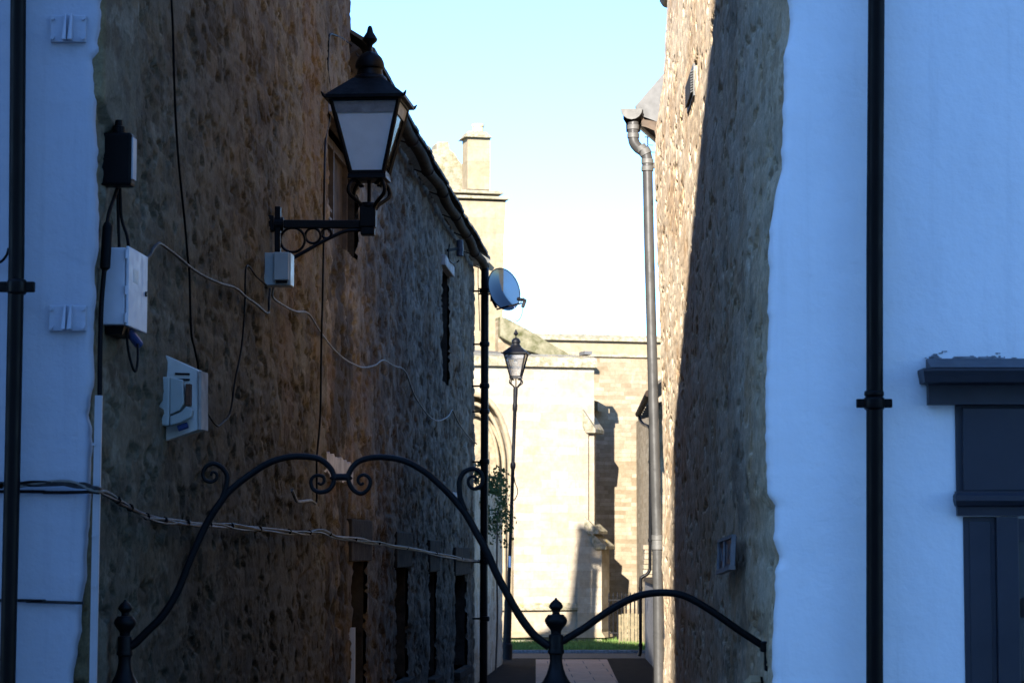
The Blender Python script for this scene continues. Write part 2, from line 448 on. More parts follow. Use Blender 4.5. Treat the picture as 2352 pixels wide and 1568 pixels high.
# ------------------------------------------------------------------ setting
def ground_sheet(name, pts, z, mat):
    mb = MB(); mb.v = [(p[0], p[1], z) for p in pts]; mb.f = [tuple(range(len(pts)))]
    o = obj(name, mb, mat, origin=Vector((0,0,z))); o['kind'] = 'structure'; return o
ground_sheet('ground', [(-300,-300),(300,-300),(300,300),(-300,300)], 0, M['setts'])
ground_sheet('street', [(-60,-3.4),(60,-3.4),(60,9.3),(-60,9.3)], .004, M['street_paving'])
ground_sheet('alley_path', [(.11,11.5),(1.10,11.5),(1.64,43.9),(.41,43.9)], .004, M['paving'])
ground_sheet('cross_road', [(-60,44.3),(60,44.3),(60,46.5),(-60,46.5)], .004, M['asphalt'])
mb = MB().box(-60, 60, 46.5, 46.62, 0, .06)
o = obj('kerb', mb, M['concrete_grey'], bevel=.01); o['kind'] = 'structure'
ground_sheet('lawn_ground', [(-60,46.62),(60,46.62),(60,90),(-60,90)], .02, M['lawn'])
mb = MB()
for _ in range(15000):
    x, y = random.uniform(-.6, 3.2), random.uniform(46.64, 51.5)
    hh, a, wd = random.uniform(.05,.14), random.uniform(0, 6.28), random.uniform(.006,.014)
    dx, dy = math.cos(a)*wd, math.sin(a)*wd; lx, ly = random.gauss(0,.03), random.gauss(0,.03)
    n0 = len(mb.v); mb.v += [(x-dx,y-dy,.02),(x+dx,y+dy,.02),(x+lx,y+ly,.02+hh)]; mb.f.append((n0,n0+1,n0+2))
o = obj('grass', mb, M['grass'], recalc=False)
tag(o, 'short green grass in front of the sunlit church', 'grass', kind='stuff')

# ------------------------------------------------------------------ left corner house: painted front, rubble alley wall
def lerp3(a, b, t): return a*(1-t[...,None]) + np.array(b)*t[...,None]
def masonry(U, Z, seed, cov, row, wid, pits, chip, pth=.60, amp=1):
    """rubble stones with a ragged lime coat over most joints: returns height, coat mask and per-stone numbers"""
    d, r1, r2, r3 = stones(U, Z, seed, row, wid, .05)
    joint = 1-sm(.0, .028, d)
    coat = sm(-.015, .015, fbm(U*.55, Z, 3.4, 6, seed+201, .62)-.5+cov+.12*joint)
    h = (r1-.5)*.020 - joint*.012
    h = h*(1-coat) + coat*(.004+.45*h)
    h = h*amp + ((fbm(U*.6, Z, 5, 4, seed+211, .6)-.5)*.020 + (fbm(U*.5, Z, 19, 4, seed+221, .65)-.5)*.014)*amp
    ch = sm(.555, .575, fbm(U*.5, Z, 6.5, 5, seed+231, .62)); h -= ch*chip
    pt = sm(pth, pth+.035, fbm(U*.55, Z, 11, 4, seed+241, .6)); h -= pt*pits
    return h, coat, ch, r2, r3
def relief_left(U, Z, X, Y):
    h, coat, ch, r2, r3 = masonry(U, Z, 11, .02, (.09,.2), (.16,.42), .020, .007, .62, .68)
    # a thick flake of render hangs over the corner, with a ledge under it
    edge = 3.86 - .34*(Y-11) + .05*(vn(U*14, Z*0, 5)-.5)
    fl = sm(-.012, .012, Z-edge)*(1-sm(11.75, 11.8, Y+.1*(vn(Z*9,Z*0,6)-.5))); h = h*(1-.7*fl) + fl*.035
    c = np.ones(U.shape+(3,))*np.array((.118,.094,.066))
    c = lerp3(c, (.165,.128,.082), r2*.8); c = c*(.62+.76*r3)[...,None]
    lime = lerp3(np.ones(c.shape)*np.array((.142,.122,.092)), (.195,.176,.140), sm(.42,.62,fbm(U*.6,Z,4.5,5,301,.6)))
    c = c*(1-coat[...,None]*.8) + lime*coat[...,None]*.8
    c = lerp3(c, (.080,.070,.058), ch*.6)
    c = lerp3(c, (.21,.105,.045), sm(.48,.66,fbm(U,Z*.5,1.2,5,81,.6))*np.clip((Y-14.4)/2.5,0,1)*.24)
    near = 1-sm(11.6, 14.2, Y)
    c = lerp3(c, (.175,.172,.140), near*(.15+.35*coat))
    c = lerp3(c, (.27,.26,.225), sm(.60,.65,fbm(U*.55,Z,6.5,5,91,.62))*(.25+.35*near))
    c = lerp3(c, (.055,.050,.045), sm(.55,.68,fbm(U*.8,Z,2.0,7,101,.68))*.32)
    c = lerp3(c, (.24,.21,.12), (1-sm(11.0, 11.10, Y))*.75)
    alley_shade = 1-.42*(1-sm(1.6,3.2,Z+1.4*(fbm(U,Z,1.2,4,99)-.5)))  # shade low in the narrow alley, painted into the wall colour
    return h, c*np.array((.96,.92,.82))*alley_shade[...,None]
CL1, CL2 = -2.455, -2.515
house = thing('corner_house', 'corner house on the left with pale blue front and tall brown rubble gable', 'house', (-4, 13, 0))
p = lambda y, c: (c + LK*y, y)
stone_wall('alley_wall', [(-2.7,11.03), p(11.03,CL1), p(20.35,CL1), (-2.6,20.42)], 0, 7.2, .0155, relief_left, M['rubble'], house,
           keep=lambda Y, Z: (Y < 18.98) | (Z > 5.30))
mb = MB().box(-9, -2.0, 11.1, 20.3, 0, 7.15)
mb.hexa([(-2.0,11.1,0),(-1.93,11.1,0),(-1.56,18.9,0),(-2.0,18.9,0),(-2.0,11.1,7.15),(-1.93,11.1,7.15),(-1.56,18.9,7.15),(-2.0,18.9,7.15)])
obj('inner_wall', mb, M['rubble_fine'], house)
mb = MB().prism([(-9.2,10.8,7.2),(-9.2,15.7,9.6),(-9.2,20.6,7.2)], (7.7,0,0)); obj('roof', mb, M['stone_tile'], house)

def interp(tab, y): return np.interp(y, [t[0] for t in tab], [t[1] for t in tab])
LE = [(-900,216),(0,215),(110,212),(118,199),(190,200),(380,210),(500,213),(700,210),(850,207),(900,205),(955,199),(975,205),(1100,205),(1160,203),(1250,199),(1330,196),(1400,191),(1450,184),(1500,179),(1568,172),(2200,168)]
RE = [(-1200,1832),(0,1825),(60,1821),(120,1811),(300,1808),(380,1801),(440,1786),(560,1775),(700,1770),(900,1765),(1100,1762),(1135,1766),(1160,1783),(1215,1781),(1235,1776),(1278,1790),(1300,1784),(1350,1778),(1450,1772),(1568,1770),(2200,1768)]
def paint_sheet(name, tab, far, sgn, zt, mat, parent, seed):
    Y0 = 10.97; n = int(zt/.018); mb = MB(); W = 7
    for i in range(n+1):
        z = zt*i/n
        py = 1260 - (z-1.9)*FOC/Y0*1.0
        x = (float(interp(tab, py))-1176)/FOC*Y0
        j = (float(vn(np.array(z*9.0), np.array(.5), seed))-.5)*.018 + (float(vn(np.array(z*31.0), np.array(.5), seed+1))-.5)*.012
        x += j
        for dx, dy in ((None,0),(.45,.0),(.06,.001),(.028,.004),(.012,.011),(.003,.022),(.0,.06)):
            mb.v.append((far if dx is None else x + sgn*dx, Y0+dy, z))
    for i in range(n):
        for k in range(W-1):
            a = i*W+k; mb.f.append((a, a+1, a+W+1, a+W))
    return obj(name, mb, mat, parent, smooth='all')
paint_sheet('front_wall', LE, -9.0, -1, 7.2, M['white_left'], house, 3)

# ------------------------------------------------------------------ right corner shop building
def relief_right(U, Z, X, Y):
    h, coat, ch, r2, r3 = masonry(U, Z, 23, .11, (.08,.17), (.12,.36), .028, .002, .65, .45)
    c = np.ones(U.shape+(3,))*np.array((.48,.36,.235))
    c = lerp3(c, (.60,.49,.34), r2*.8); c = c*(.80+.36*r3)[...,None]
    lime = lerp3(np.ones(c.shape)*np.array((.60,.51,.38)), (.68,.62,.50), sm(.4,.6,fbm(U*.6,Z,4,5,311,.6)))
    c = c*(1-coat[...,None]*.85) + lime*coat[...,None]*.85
    c = lerp3(c, (.46,.28,.13), sm(.58,.70,fbm(U,Z,1.6,5,181,.6))*.35)
    c = lerp3(c, (.30,.26,.20), ch*.2)
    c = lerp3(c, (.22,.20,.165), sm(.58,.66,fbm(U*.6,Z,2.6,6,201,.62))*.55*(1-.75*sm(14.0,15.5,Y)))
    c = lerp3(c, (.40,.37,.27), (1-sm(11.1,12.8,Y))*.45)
    return h, c*np.array((1.10,1.0,.90))
FE = [(-900,1542),(0,1540),(170,1531),(290,1511),(380,1507),(700,1517),(1000,1524),(1150,1529),(1230,1523),(1300,1521),(1450,1526),(1568,1521),(2200,1518)]
def shift_right(Y, Z):
    pn = 1260 - (Z-1.9)*FOC/11.0; pf = 1260 - (Z-1.9)*FOC/21.3
    en = (interp(RE, pn)-1776)/FOC*11.0; ef = (interp(FE, pf)-1517)/FOC*21.3
    wn = np.exp(-np.clip(Y-11.0,0,None)/1.3); wf = np.exp(-np.clip(21.3-Y,0,None)/1.6)
    return en*wn + ef*wf
shop = thing('shop_building', 'white fronted shop on the right with a rough rubble side wall along the alley', 'building', (4, 13, 0))
q = lambda y: (1.037 + RK*y, y)
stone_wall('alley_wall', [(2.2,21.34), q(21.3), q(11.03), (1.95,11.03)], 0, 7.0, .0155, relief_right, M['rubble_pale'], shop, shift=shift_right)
mb = MB().box(1.42, 9, 11.1, 21.2, 0, 6.96); obj('inner_wall', mb, M['rubble_fine'], shop)
mb = MB().prism([(1.22,10.8,7.03),(1.22,16.1,8.9),(1.22,21.5,7.03)], (8,0,0)); obj('roof', mb, M['stone_tile'], shop)
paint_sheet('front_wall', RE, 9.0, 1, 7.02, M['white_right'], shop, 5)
a, b = at(1517, 14, 21.2), at(1549, 0, 21.2)
mb = MB().prism([(a.x,20.9,a.z+.22),(a.x,20.9,a.z+.07),(a.x+.03,20.9,a.z+.02),(a.x+.1,20.9,a.z),(b.x+.1,20.9,a.z-.06),(b.x+.1,20.9,a.z+.22)], (0,.45,0))
obj('corbel', mb, M['pot'], shop, bevel=.015)

# shopfront
YF = 10.97
def fx(px): return (px-1176)/FOC*YF
def fz(py, Y=YF): return at(1176, py, Y).z
def sbox(x0, x1, y0, y1, dep0, dep1):     # pixel box on the front, standing proud from dep0 to dep1
    return (fx(x0), x1 if x1 > 9000 else fx(x1), YF-dep1, YF-dep0, fz(y1), fz(y0))
X1 = 6.0
def sb(mb, x0, y0, y1, dep, back=0.0, x1=None):
    mb.box(fx(x0), X1 if x1 is None else fx(x1), YF-dep, YF+.01-back, fz(y1), fz(y0)); return mb
front = bpy.data.objects.new('shopfront', None); S.collection.objects.link(front); front.parent = shop; front.location = (0,0,0)
mb = MB().prism([(fx(2129), YF-.02, fz(824)),(fx(2129),YF-.13,fz(848)),(fx(2129),YF+.0,fz(848))], (X1-fx(2129),0,0))
mb.box(fx(2129), X1, YF-.014, YF+.005, fz(846), fz(825)); obj('flashing', mb, M['shop_lead'], front)
mb = MB()
prof = [(0,930),(.055,930),(.055,886),(.075,884),(.14,882),(.155,866),(.165,857),(.165,851),(0,849)]
def shop_prof(x0, prof):
    # run a moulding along the front with a mitred left return
    n = len(prof); b0 = len(mb.v)
    for d, y in prof: mb.v.append((fx(x0)-d*.35, YF-d, fz(y)))
    for d, y in prof: mb.v.append((X1, YF-d, fz(y)))
    for d, y in prof: mb.v.append((fx(x0)-d*.35, YF+.0, fz(y)))
    for i in range(n-1):
        mb.f.append((b0+i, b0+i+1, b0+n+i+1, b0+n+i)); mb.f.append((b0+i, b0+2*n+i, b0+2*n+i+1, b0+i+1))
shop_prof(2140, prof)
obj('cornice', mb, M['shop_paint'], front)
mb = MB(); sb(mb, 2194, 929, 1132, .012); sb(mb, 2209, 936, 1128, .030); obj('fascia', mb, M['shop_paint'], front, bevel=.006)
mb = MB()
shop_prof(2200, [(0,1184),(.03,1184),(.035,1164),(.055,1160),(.07,1150),(.07,1138),(.05,1132),(.05,1128),(0,1127)])
obj('moulding', mb, M['shop_paint'], front)
mb = MB(); sb(mb, 2209, 1186, 2300, .006, 0, 2283)
sb(mb, 2222, 1196, 2300, .010, 0, 2272)
obj('pilaster', mb, M['shop_paint'], front, bevel=.004)
wf = obj('window', MB().box(fx(2283), fx(2334), YF-.028, YF+.05, .0, fz(1186)), M['shop_paint'], front, bevel=.005)
mb = MB().box(fx(2334), X1, YF-.002, YF+.012, .5, fz(1240)); obj('glass_pane', mb, M['glass'], wf)
obj('transom', MB().box(fx(2334), X1, YF-.02, YF+.02, fz(1240), fz(1190)), M['shop_paint'], wf)
mb = MB()
for cx, cy in ((2356,1395),(2356,1585)):
    c = at(cx, cy, YF-.006); obj('sticker', MB().tube([(c.x, YF-.004, c.z),(c.x, YF-.003, c.z)], .045, 24), M['dark_void'], wf)

nx, ny = 150, 16; gx_ = np.linspace(2052, 2420, nx); gy_ = np.linspace(806, 838, ny); GX, GY = np.meshgrid(gx_, gy_)
hh = fbm(GX*.02, GY*.05, 2.0, 4, 77, .6)-.50 + .30*np.exp(-((GY-822+4*(GX<2125))/5.5)**2)*np.clip((GX-2050)/60,0,1) - .19
mb = MB(); mb.v = [(fx(x), YF-.0005-min(max(h,-.02)*.05,.008), fz(y)) for x, y, h in zip(GX.ravel(), GY.ravel(), hh.ravel())]
for j in range(ny-1):
    for i in range(nx-1):
        if hh[j:j+2,i:i+2].min() > 0 and not (gx_[i] > 2126 and gy_[j+1] > 825): a = j*nx+i; mb.f.append((a,a+1,a+nx+1,a+nx))
obj('mortar_fillet', mb, M['flaked'], shop)

# ------------------------------------------------------------------ cottage further up the alley on the left
OPEN = [(21.15,22.25,.6,1.79),(24.85,26.0,.6,1.71),(28.5,29.4,.45,1.64),(32.15,34.2,.35,1.56),(19.55,21.45,4.33,5.22),(30.1,31.2,3.9,5.27)]
def relief_cot(U, Z, X, Y):
    h, coat, ch, r2, r3 = masonry(U, Z, 37, -.06+.09*sm(2.2,3.4,Z), (.09,.2), (.15,.42), .030, .014)
    c = np.ones(U.shape+(3,))*np.array((.122,.100,.074))
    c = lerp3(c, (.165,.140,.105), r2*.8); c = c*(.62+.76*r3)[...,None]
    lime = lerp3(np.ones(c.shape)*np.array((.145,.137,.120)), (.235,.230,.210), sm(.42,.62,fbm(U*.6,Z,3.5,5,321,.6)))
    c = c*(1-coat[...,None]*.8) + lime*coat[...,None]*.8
    c = lerp3(c, (.075,.066,.056), ch*.6)
    c = lerp3(c, (.15,.085,.045), sm(.55,.70,fbm(U,Z,1.2,5,381))*.35)
    c = lerp3(c, (.050,.046,.043), sm(.55,.68,fbm(U*.8,Z,2.0,7,391,.68))*.4)
    streak = np.exp(-((Y-20.2-.6*(vn(Z*1.5,Z*0,7)-.5))/.6)**2)*(1-sm(4.0,4.8,Z))
    c = lerp3(c, (.030,.029,.028), np.clip(streak*1.6*sm(.35,.55,fbm(U,Z,3,5,401)),0,.85))
    alley_shade = 1-.5*(1-sm(1.7,2.9,Z+1.2*(fbm(U,Z,1.2,4,99)-.5)))  # alley shade put into the colour, darker towards the ground
    return h, c*np.array((1.2,1.06,.90))*alley_shade[...,None]
def keep_cot(Y, Z):
    k = np.ones(Y.shape, bool)
    for y0, y1, z0, z1 in OPEN: k &= ~((Y > y0) & (Y < y1) & (Z > z0) & (Z < z1))
    return k
cot = thing('stone_cottage', 'low dark rubble cottage with a long brown gutter and narrow windows facing the alley', 'house', (-2.5, 27, 0))
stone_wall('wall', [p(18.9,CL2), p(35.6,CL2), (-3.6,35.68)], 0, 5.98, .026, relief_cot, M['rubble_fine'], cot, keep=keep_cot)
def cp(y, off, z): return Vector((CL2+off+LK*y, y, z))
mb = MB()
mb.hexa([cp(19,-3.5,0),cp(35.5,-3.5,0),cp(35.5,-.45,0),cp(19,-.45,0),cp(19,-3.5,5.95),cp(35.5,-3.5,5.95),cp(35.5,-.45,5.95),cp(19,-.45,5.95)])
obj('inner_wall', mb, M['dark_void'], cot)
def cbox(y0, y1, o0, o1, z0, z1):
    return [cp(y0,o0,z0),cp(y1,o0,z0),cp(y1,o1,z0),cp(y0,o1,z0),cp(y0,o0,z1),cp(y1,o0,z1),cp(y1,o1,z1),cp(y0,o1,z1)]
for i, (y0, y1, z0, z1) in enumerate(OPEN):
    mb = MB(); dp = -.30 if i != 4 else -.15
    mb.hexa(cbox(y0-.06, y0, dp, -.035, z0, z1)); mb.hexa(cbox(y1, y1+.06, dp, -.035, z0, z1))
    mb.hexa(cbox(y0-.05, y1+.05, dp, -.035, z1, z1+.05)); mb.hexa(cbox(y0-.05, y1+.05, dp, -.035, z0-.05, z0))
    wn = obj('window', mb, M['lintel'], cot)
    mb = MB(); fw = .07
    for a, b in ((y0, y0+fw), (y1-fw, y1), ((y0+y1)/2-.03, (y0+y1)/2+.03)): mb.hexa(cbox(a, b, dp, dp+.06, z0, z1))
    mb.hexa(cbox(y0+fw, y1-fw, dp, dp+.057, z0, z0+fw)); mb.hexa(cbox(y0+fw, y1-fw, dp, dp+.057, z1-fw, z1))
    obj('frame', mb, M['frame_white'] if i in (3,) else M['wood_dark'], wn)
    obj('glass_pane', MB().hexa(cbox(y0, y1, dp+.0, dp+.02, z0, z1)), M['glass' if i != 4 else 'old_board'], wn)
    if i < 4:
        obj('lintel', MB().hexa(cbox(y0-.2, y1+.18, -.05, .022, z1+.006, z1+.36)), M['lintel'], wn, bevel=.01)
        obj('sill', MB().hexa(cbox(y0-.06, y1+.06, -.2, .07, z0-.1, z0)), M['lintel'], wn, bevel=.01)
    if i == 3: obj('door_panel', MB().hexa(cbox(y0+.02, y0+1.0, -.15, -.10, z0, z1)), M['frame_white'], wn, bevel=.01)
    if i == 0: obj('frame_edge', MB().hexa(cbox(y0-.035, y0-.012, -.05, .03, z0, 1.25)), M['frame_white'], wn)
    if i == 4:
        obj('lintel', MB().hexa(cbox(19.2, y1+.2, -.25, .05, z1, z1+.12)), M['wood_dark'], wn, bevel=.01)
        obj('lintel_end', MB().hexa(cbox(18.95, 19.85, .06, .10, 5.20, 5.36)), M['lintel_pale'], wn, bevel=.01)
        mb = MB()
        for k in range(4): mb.hexa([v + Vector((0, 0, 0)) for v in cbox(19.6, 20.1, -.16, -.05, 4.37+k*.07, 4.395+k*.07)])
        obj('louvre', mb, M['wood_dark'], wn)
    if i == 5:
        obj('lintel', MB().hexa(cbox(y0-.15, y1+.1, -.1, .05, z1+.003, z1+.13)), M['lintel_pale'], wn, bevel=.01)
for y0, y1, z0, z1, nm in ((18.95,20.95,2.42,2.66,'lintel_pale'),(31.3,33.0,2.46,2.62,'lintel_pale')):
    n = 30; mb = MB(); top = []; bot = []
    for k in range(n+1):
        y = y0+(y1-y0)*k/n
        top.append(cp(y, .028, z1-.035*random.random()-(.05*k/n if y0 < 20 else 0))); bot.append(cp(y, .028, z0+.03*random.random()+(.05 if k < 8 else 0)))
    mb.prism(top+bot[::-1], (-.05,0,0)); obj('lintel_remnant', mb, M[nm], cot)
# roof, eaves and gutter
EZ = 5.93
mb = MB()
nrow = 14
for r in range(nrow):                          # stepped courses of stone tiles
    o0, o1 = .20-r*.17, .20-(r+1)*.17-.05
    za, zb = EZ+.10+r*.125, EZ+.10+(r+1)*.125+.03
    y = 20.42
    while y < 35.85:
        wdt = random.uniform(.26,.46); y2 = min(y+wdt-.008, 35.85); j = random.uniform(-.015,.015); jz = random.uniform(-.008,.012)
        mb.hexa([cp(y,o0+j,za-.02+jz),cp(y2,o0+j,za-.02+jz),cp(y2,o1,zb-.03),cp(y,o1,zb-.03),cp(y,o0+j,za+.015+jz),cp(y2,o0+j,za+.015+jz),cp(y2,o1,zb+.0),cp(y,o1,zb+.0)])
        y += wdt
rf = obj('roof', mb, M['stone_tile'], cot)
mb = MB().prism([cp(20.4,.0,EZ-.02),cp(20.4,.13,EZ+.05),cp(20.4,-2.15,EZ+1.82),cp(20.4,-4.4,EZ)], (LK*15.4,15.4,0)); obj('rafters', mb, M['wood_dark'], rf)
a = cp(34.6,-2.15,0)
mb = MB().prism([(-2.92,34.3,7.0),(-2.38,34.3,7.0),(-2.38,34.3,10.0),(-2.54,34.3,10.0),(-2.66,34.3,9.0)], (0,.6,0)); mb.box(-2.56, -2.36, 34.25, 34.95, 10.0, 10.08); obj('chimney', mb, M['lintel'], rf)  # unseen stack, added and tapered to cast the slanted shadow on the church
mb = MB(); gpts = []
for k in range(61):
    y = 20.4+15.15*k/60; gpts.append(cp(y, .155+.012*math.sin(k*.7), EZ+.01+.014*math.sin(k*.45+1)-.0015*k))
G = [(math.cos(t), math.sin(t)) for t in [math.pi+math.pi*i/8 for i in range(9)]]
nb = len(G)
for g in gpts:
    for cx, cz in G: mb.v.append((g.x+cx*.062, g.y, g.z+cz*.062))
    for cx, cz in G[::-1]: mb.v.append((g.x+cx*.055, g.y, g.z+cz*.055))
for k in range(60):
    for i in range(2*nb):
        i2 = (i+1) % (2*nb); mb.f.append((k*2*nb+i, k*2*nb+i2, (k+1)*2*nb+i2, (k+1)*2*nb+i))
mb.f.append(tuple(range(2*nb))); mb.f.append(tuple(60*2*nb+i for i in range(2*nb))[::-1])
gut = obj('gutter', mb, M['gutter_brown'], cot, smooth=True)
mb = MB()
for k in range(9):
    mb = MB(); g = gpts[3+k*7]; mb.tube([(g.x, g.y-.03, g.z-.01),(g.x,g.y+.03,g.z-.01)], .069, 12)
    mb.bar((g.x-.2,g.y,g.z+.02),(g.x,g.y,g.z-.05),.03,.012); obj('gutter_bracket', mb, M['gutter_brown'], gut)

# ------------------------------------------------------------------ ivy wall and ivy past the cottage
gw = thing('garden_wall', 'brown rubble garden wall under ivy between cottage corner and lamp post', 'wall', (-.5, 39, 0))
def relief_g(U, Z, X, Y):
    h, c = relief_right(U, Z, X, Y); return h*1.1, c*.8
stone_wall('stonework', [(-.60,35.75),(-.52,35.75),(-.155,42.3),(-.6,42.4)], 0, 2.75, .035, relief_g, M['rubble_fine'], gw)
obj('wall_core', MB().hexa([(-.9,35.8,0),(-.58,35.8,0),(-.22,42.2,0),(-.6,42.2,0),(-.9,35.8,2.72),(-.58,35.8,2.72),(-.22,42.2,2.72),(-.6,42.2,2.72)]), M['lintel'], gw)
ivy = thing('ivy', 'dark green ivy spilling over the garden wall behind the black corner pipe', 'climbing plant', (-.4, 39, 1.6))
mb = MB()
cl = []
for _ in range(62):
    t = random.random()**.7; y = 35.9+6.4*t; z = random.uniform(2.2, 3.2)
    wx = -.52+.0557*(y-35.75)
    prof = max(0, min(1, (3.2-z)/.8))*(.4+.6*min(1, t*2))
    cl.append((wx+random.uniform(-.12,.115*prof+.02), y, z - .22*t*random.random()))
for cx, cy, cz in cl:
    for _ in range(36):
        c = Vector((cx+random.gauss(0,.06), cy+random.gauss(0,.10), cz+random.gauss(0,.09)))
        nrm = Vector((random.gauss(.8,.5), random.gauss(-.5,.5), random.gauss(.4,.4))).normalized()
        a = nrm.orthogonal().normalized(); bq = nrm.cross(a); th = random.random()*6.28
        a, bq = a*math.cos(th)+bq*math.sin(th), bq*math.cos(th)-a*math.sin(th); s = random.uniform(.016,.034)
        n0 = len(mb.v); mb.v += [tuple(c-bq*s*1.1), tuple(c+a*s*.9-bq*s*.2), tuple(c+bq*s*1.1+nrm*s*.2), tuple(c-a*s*.9-bq*s*.2)]; mb.f.append((n0,n0+1,n0+2,n0+3))
obj('leaves', mb, M['ivy'], ivy, recalc=False)
for k in range(2):
    mb = MB(); y = 37.3+k*2.6; wx = -.52+.0557*(y-35.75)
    mb.tube(spline([(wx+.03,y,.0),(wx+.06,y+.1,.8),(wx+.05,y-.05,1.6),(wx+.06,y+.1,2.5)],5), .014, 6); obj('stem', mb, M['stem'], ivy)

# ------------------------------------------------------------------ downpipes
def collar(mb, c, r, h, ears=0.0, th=.018):
    mb.lathe([(r*1.0,-h/2-.006),(r*1.22,-h/2),(r*1.28,0),(r*1.22,h/2),(r*1.0,h/2+.006)], c, 20)
    if ears: mb.obox(c, (ears,0,0), (0,th,0), (0,0,h*.42))
t = thing('downpipe', 'thick black drainpipe on the white wall left of the shopfront', 'drainpipe', (1.57, 10.88, 0))
pts = [at(2013.5, -1420, 10.88), at(2013, 0, 10.88), at(2009, 560, 10.88), at(2009, 930, 10.88), at(2009, 1568, 10.88), at(2009,2240,10.88)]
obj('pipe', MB().tube([Vector((v.x, 10.88, v.z)) for v in pts], .0365, 24), M['pipe_black'], t, smooth=True)
c = at(2004.5, 926, 10.88); mb = MB(); collar(mb, (fx(2009)*10.88/YF, 10.88, c.z), .0365, .045, .077, .014)
mb.lathe([(.036,.03),(.043,.032),(.043,.05),(.037,.055)], (fx(2009)*10.88/YF,10.88,c.z), 20); obj('collar', mb, M['pipe_black'], t, smooth=True, bevel=.006)
t = thing('downpipe', 'slim black drainpipe on the pale blue wall at the far left edge', 'drainpipe', (-2.17, 10.87, 0))
pts = [at(46, -1500, 10.87), at(42, 0, 10.87), at(38, 588, 10.87), at(28, 1092, 10.87), at(17, 1568, 10.87), at(6, 2240, 10.87)]
obj('pipe', MB().tube([Vector((v.x,10.87,v.z)) for v in pts], .0345, 24), M['pipe_black'], t, smooth=True)
c = at(39, 659, 10.87); mb = MB(); collar(mb, (c.x,10.87,c.z), .0345, .055, .078, .014); obj('collar', mb, M['pipe_black'], t, smooth=True, bevel=.006)
t = thing('downpipe', 'black drainpipe running down the far corner of the cottage under its gutter', 'drainpipe', (-.36, 35.15, 0))
pts = [gpts[-2]+Vector((0,-.02,-.02)), at(1114, 624, 35.2), at(1113.5, 700, 35.2), at(1113, 1000, 35.2), at(1111, 1400, 35.2), at(1110,1700,35.2)]
pts = [pts[0]] + [Vector((v.x, 35.2, v.z)) for v in pts[1:]]
obj('pipe', MB().tube(pts, .056, 16), M['pipe_black'], t, smooth=True)
mb = MB()
for py in (668, 790, 886, 945, 1060, 1290, 1420):
    mb = MB(); v = at(1113, py, 35.2); collar(mb, (v.x,35.2,v.z), .056, .06, 0); mb.bar((v.x-.2,35.25,v.z),(v.x+.07,35.2,v.z),.02,.025)
    obj('collar', mb, M['pipe_black'], t, smooth=True)
# grey swan-neck pipe and its gutter on the right
t = thing('downpipe', 'long grey plastic drainpipe with swan neck beneath a gutter end, against the sunlit wall', 'drainpipe', (1.2, 21.45, 0))
YP = 21.25
def P3(px, py, Y=YP): v = at(px, py, Y); return Vector((v.x, Y, v.z))
obj('pipe', MB().tube([P3(1487,372),P3(1491,560),P3(1497,780),P3(1504,1040),P3(1509.5,1240),P3(1512,1400),P3(1513.5,1568),P3(1514,1780)], [.043]*8, 24), M['pipe_grey'], t, smooth=True)
obj('elbow', MB().tube(spline([P3(1454.5,280),P3(1454.5,312),P3(1457,328),P3(1466,340),P3(1476,347),P3(1484,356),P3(1487,372),P3(1487,384)],5), .046, 20), M['pipe_grey'], t, smooth=True)
mb = MB()
for px, py, r in ((1454.5,293,.050),(1454.5,312,.050),(1487,371,.050),(1487,388,.050),(1510,1234,.049),(1510,1256,.049)):
    mb = MB(); v = P3(px,py); mb.lathe([(r*.93,-.022),(r*1.03,-.018),(r*1.03,.018),(r*.93,.022)], v, 20); obj('collar', mb, M['pipe_pale'], t, smooth=True)
obj('collar', MB().tube([P3(1469,337),P3(1475,345)], .053, 18), M['pipe_pale'], t, smooth=True); obj('collar', MB().tube([P3(1478,343),P3(1484,355)], .053, 18), M['pipe_pale'], t, smooth=True)
mb = MB()
v = P3(1510,1245); mb.lathe([(.046,-.035),(.047,0),(.046,.035)], v, 20); mb.bar(v, v+Vector((.14,.03,0)), .05, .03)
obj('bracket', mb, M['pipe_pale'], t, smooth=True)
mb = MB(); v = P3(1488,380); mb.bar(v, v+Vector((.12,.03,0)), .03, .05)
obj('bracket', mb, M['pipe_pale'], t, smooth=True)
# low building past the shop, with the gutter the pipe serves
low = thing('rear_building', 'low building behind the shop with lead covered roof edge and grey gutter end', 'building', (3, 27, 0))
obj('wall', MB().hexa([(1.46,21.45,0),(6,21.45,0),(6,34,0),(4.4,34,0),(1.46,21.45,5.45),(6,21.45,5.45),(6,34,5.45),(4.4,34,5.45)]), M['concrete_grey'], low)
gz = P3(1449,253).z; ga = P3(1425.5,253); gb = P3(1473.5,253); gr = (gb.x-ga.x)/2; gx = (ga.x+gb.x)/2
mb = MB(); far = Vector((3.0,12.4,0))
for k in range(2):
    o3 = far*k
    for cx, cz in G: mb.v.append((gx+cx*gr+o3.x, YP-.06+o3.y, gz+cz*gr))
    for cx, cz in G[::-1]: mb.v.append((gx+cx*gr*.9+o3.x, YP-.06+o3.y, gz+cz*gr*.9))
for i in range(2*nb): i2 = (i+1) % (2*nb); mb.f.append((i, i2, 2*nb+i2, 2*nb+i))
gu = obj('gutter', mb, M['pipe_grey'], low, smooth=True)
mb = MB().prism([(gx+cx*gr*1.03, YP-.075, gz+cz*gr*1.03) for cx, cz in G], (0,.02,0)); obj('gutter_end', mb, M['pipe_pale'], gu)
mb = MB().lathe([(.06,-.13),(.062,-.06),(.085,-.02),(.085,.01)], P3(1455,266)+Vector((0,.05,0)), 18); obj('gutter_outlet', mb, M['pipe_black'], gu)
mb = MB().prism([P3(1472,266),P3(1510,280),P3(1510,330),P3(1503,300),P3(1484,292),P3(1474,290)], (3.0,12.4,0)); obj('fascia_board', mb, M['wood_dark'], low)
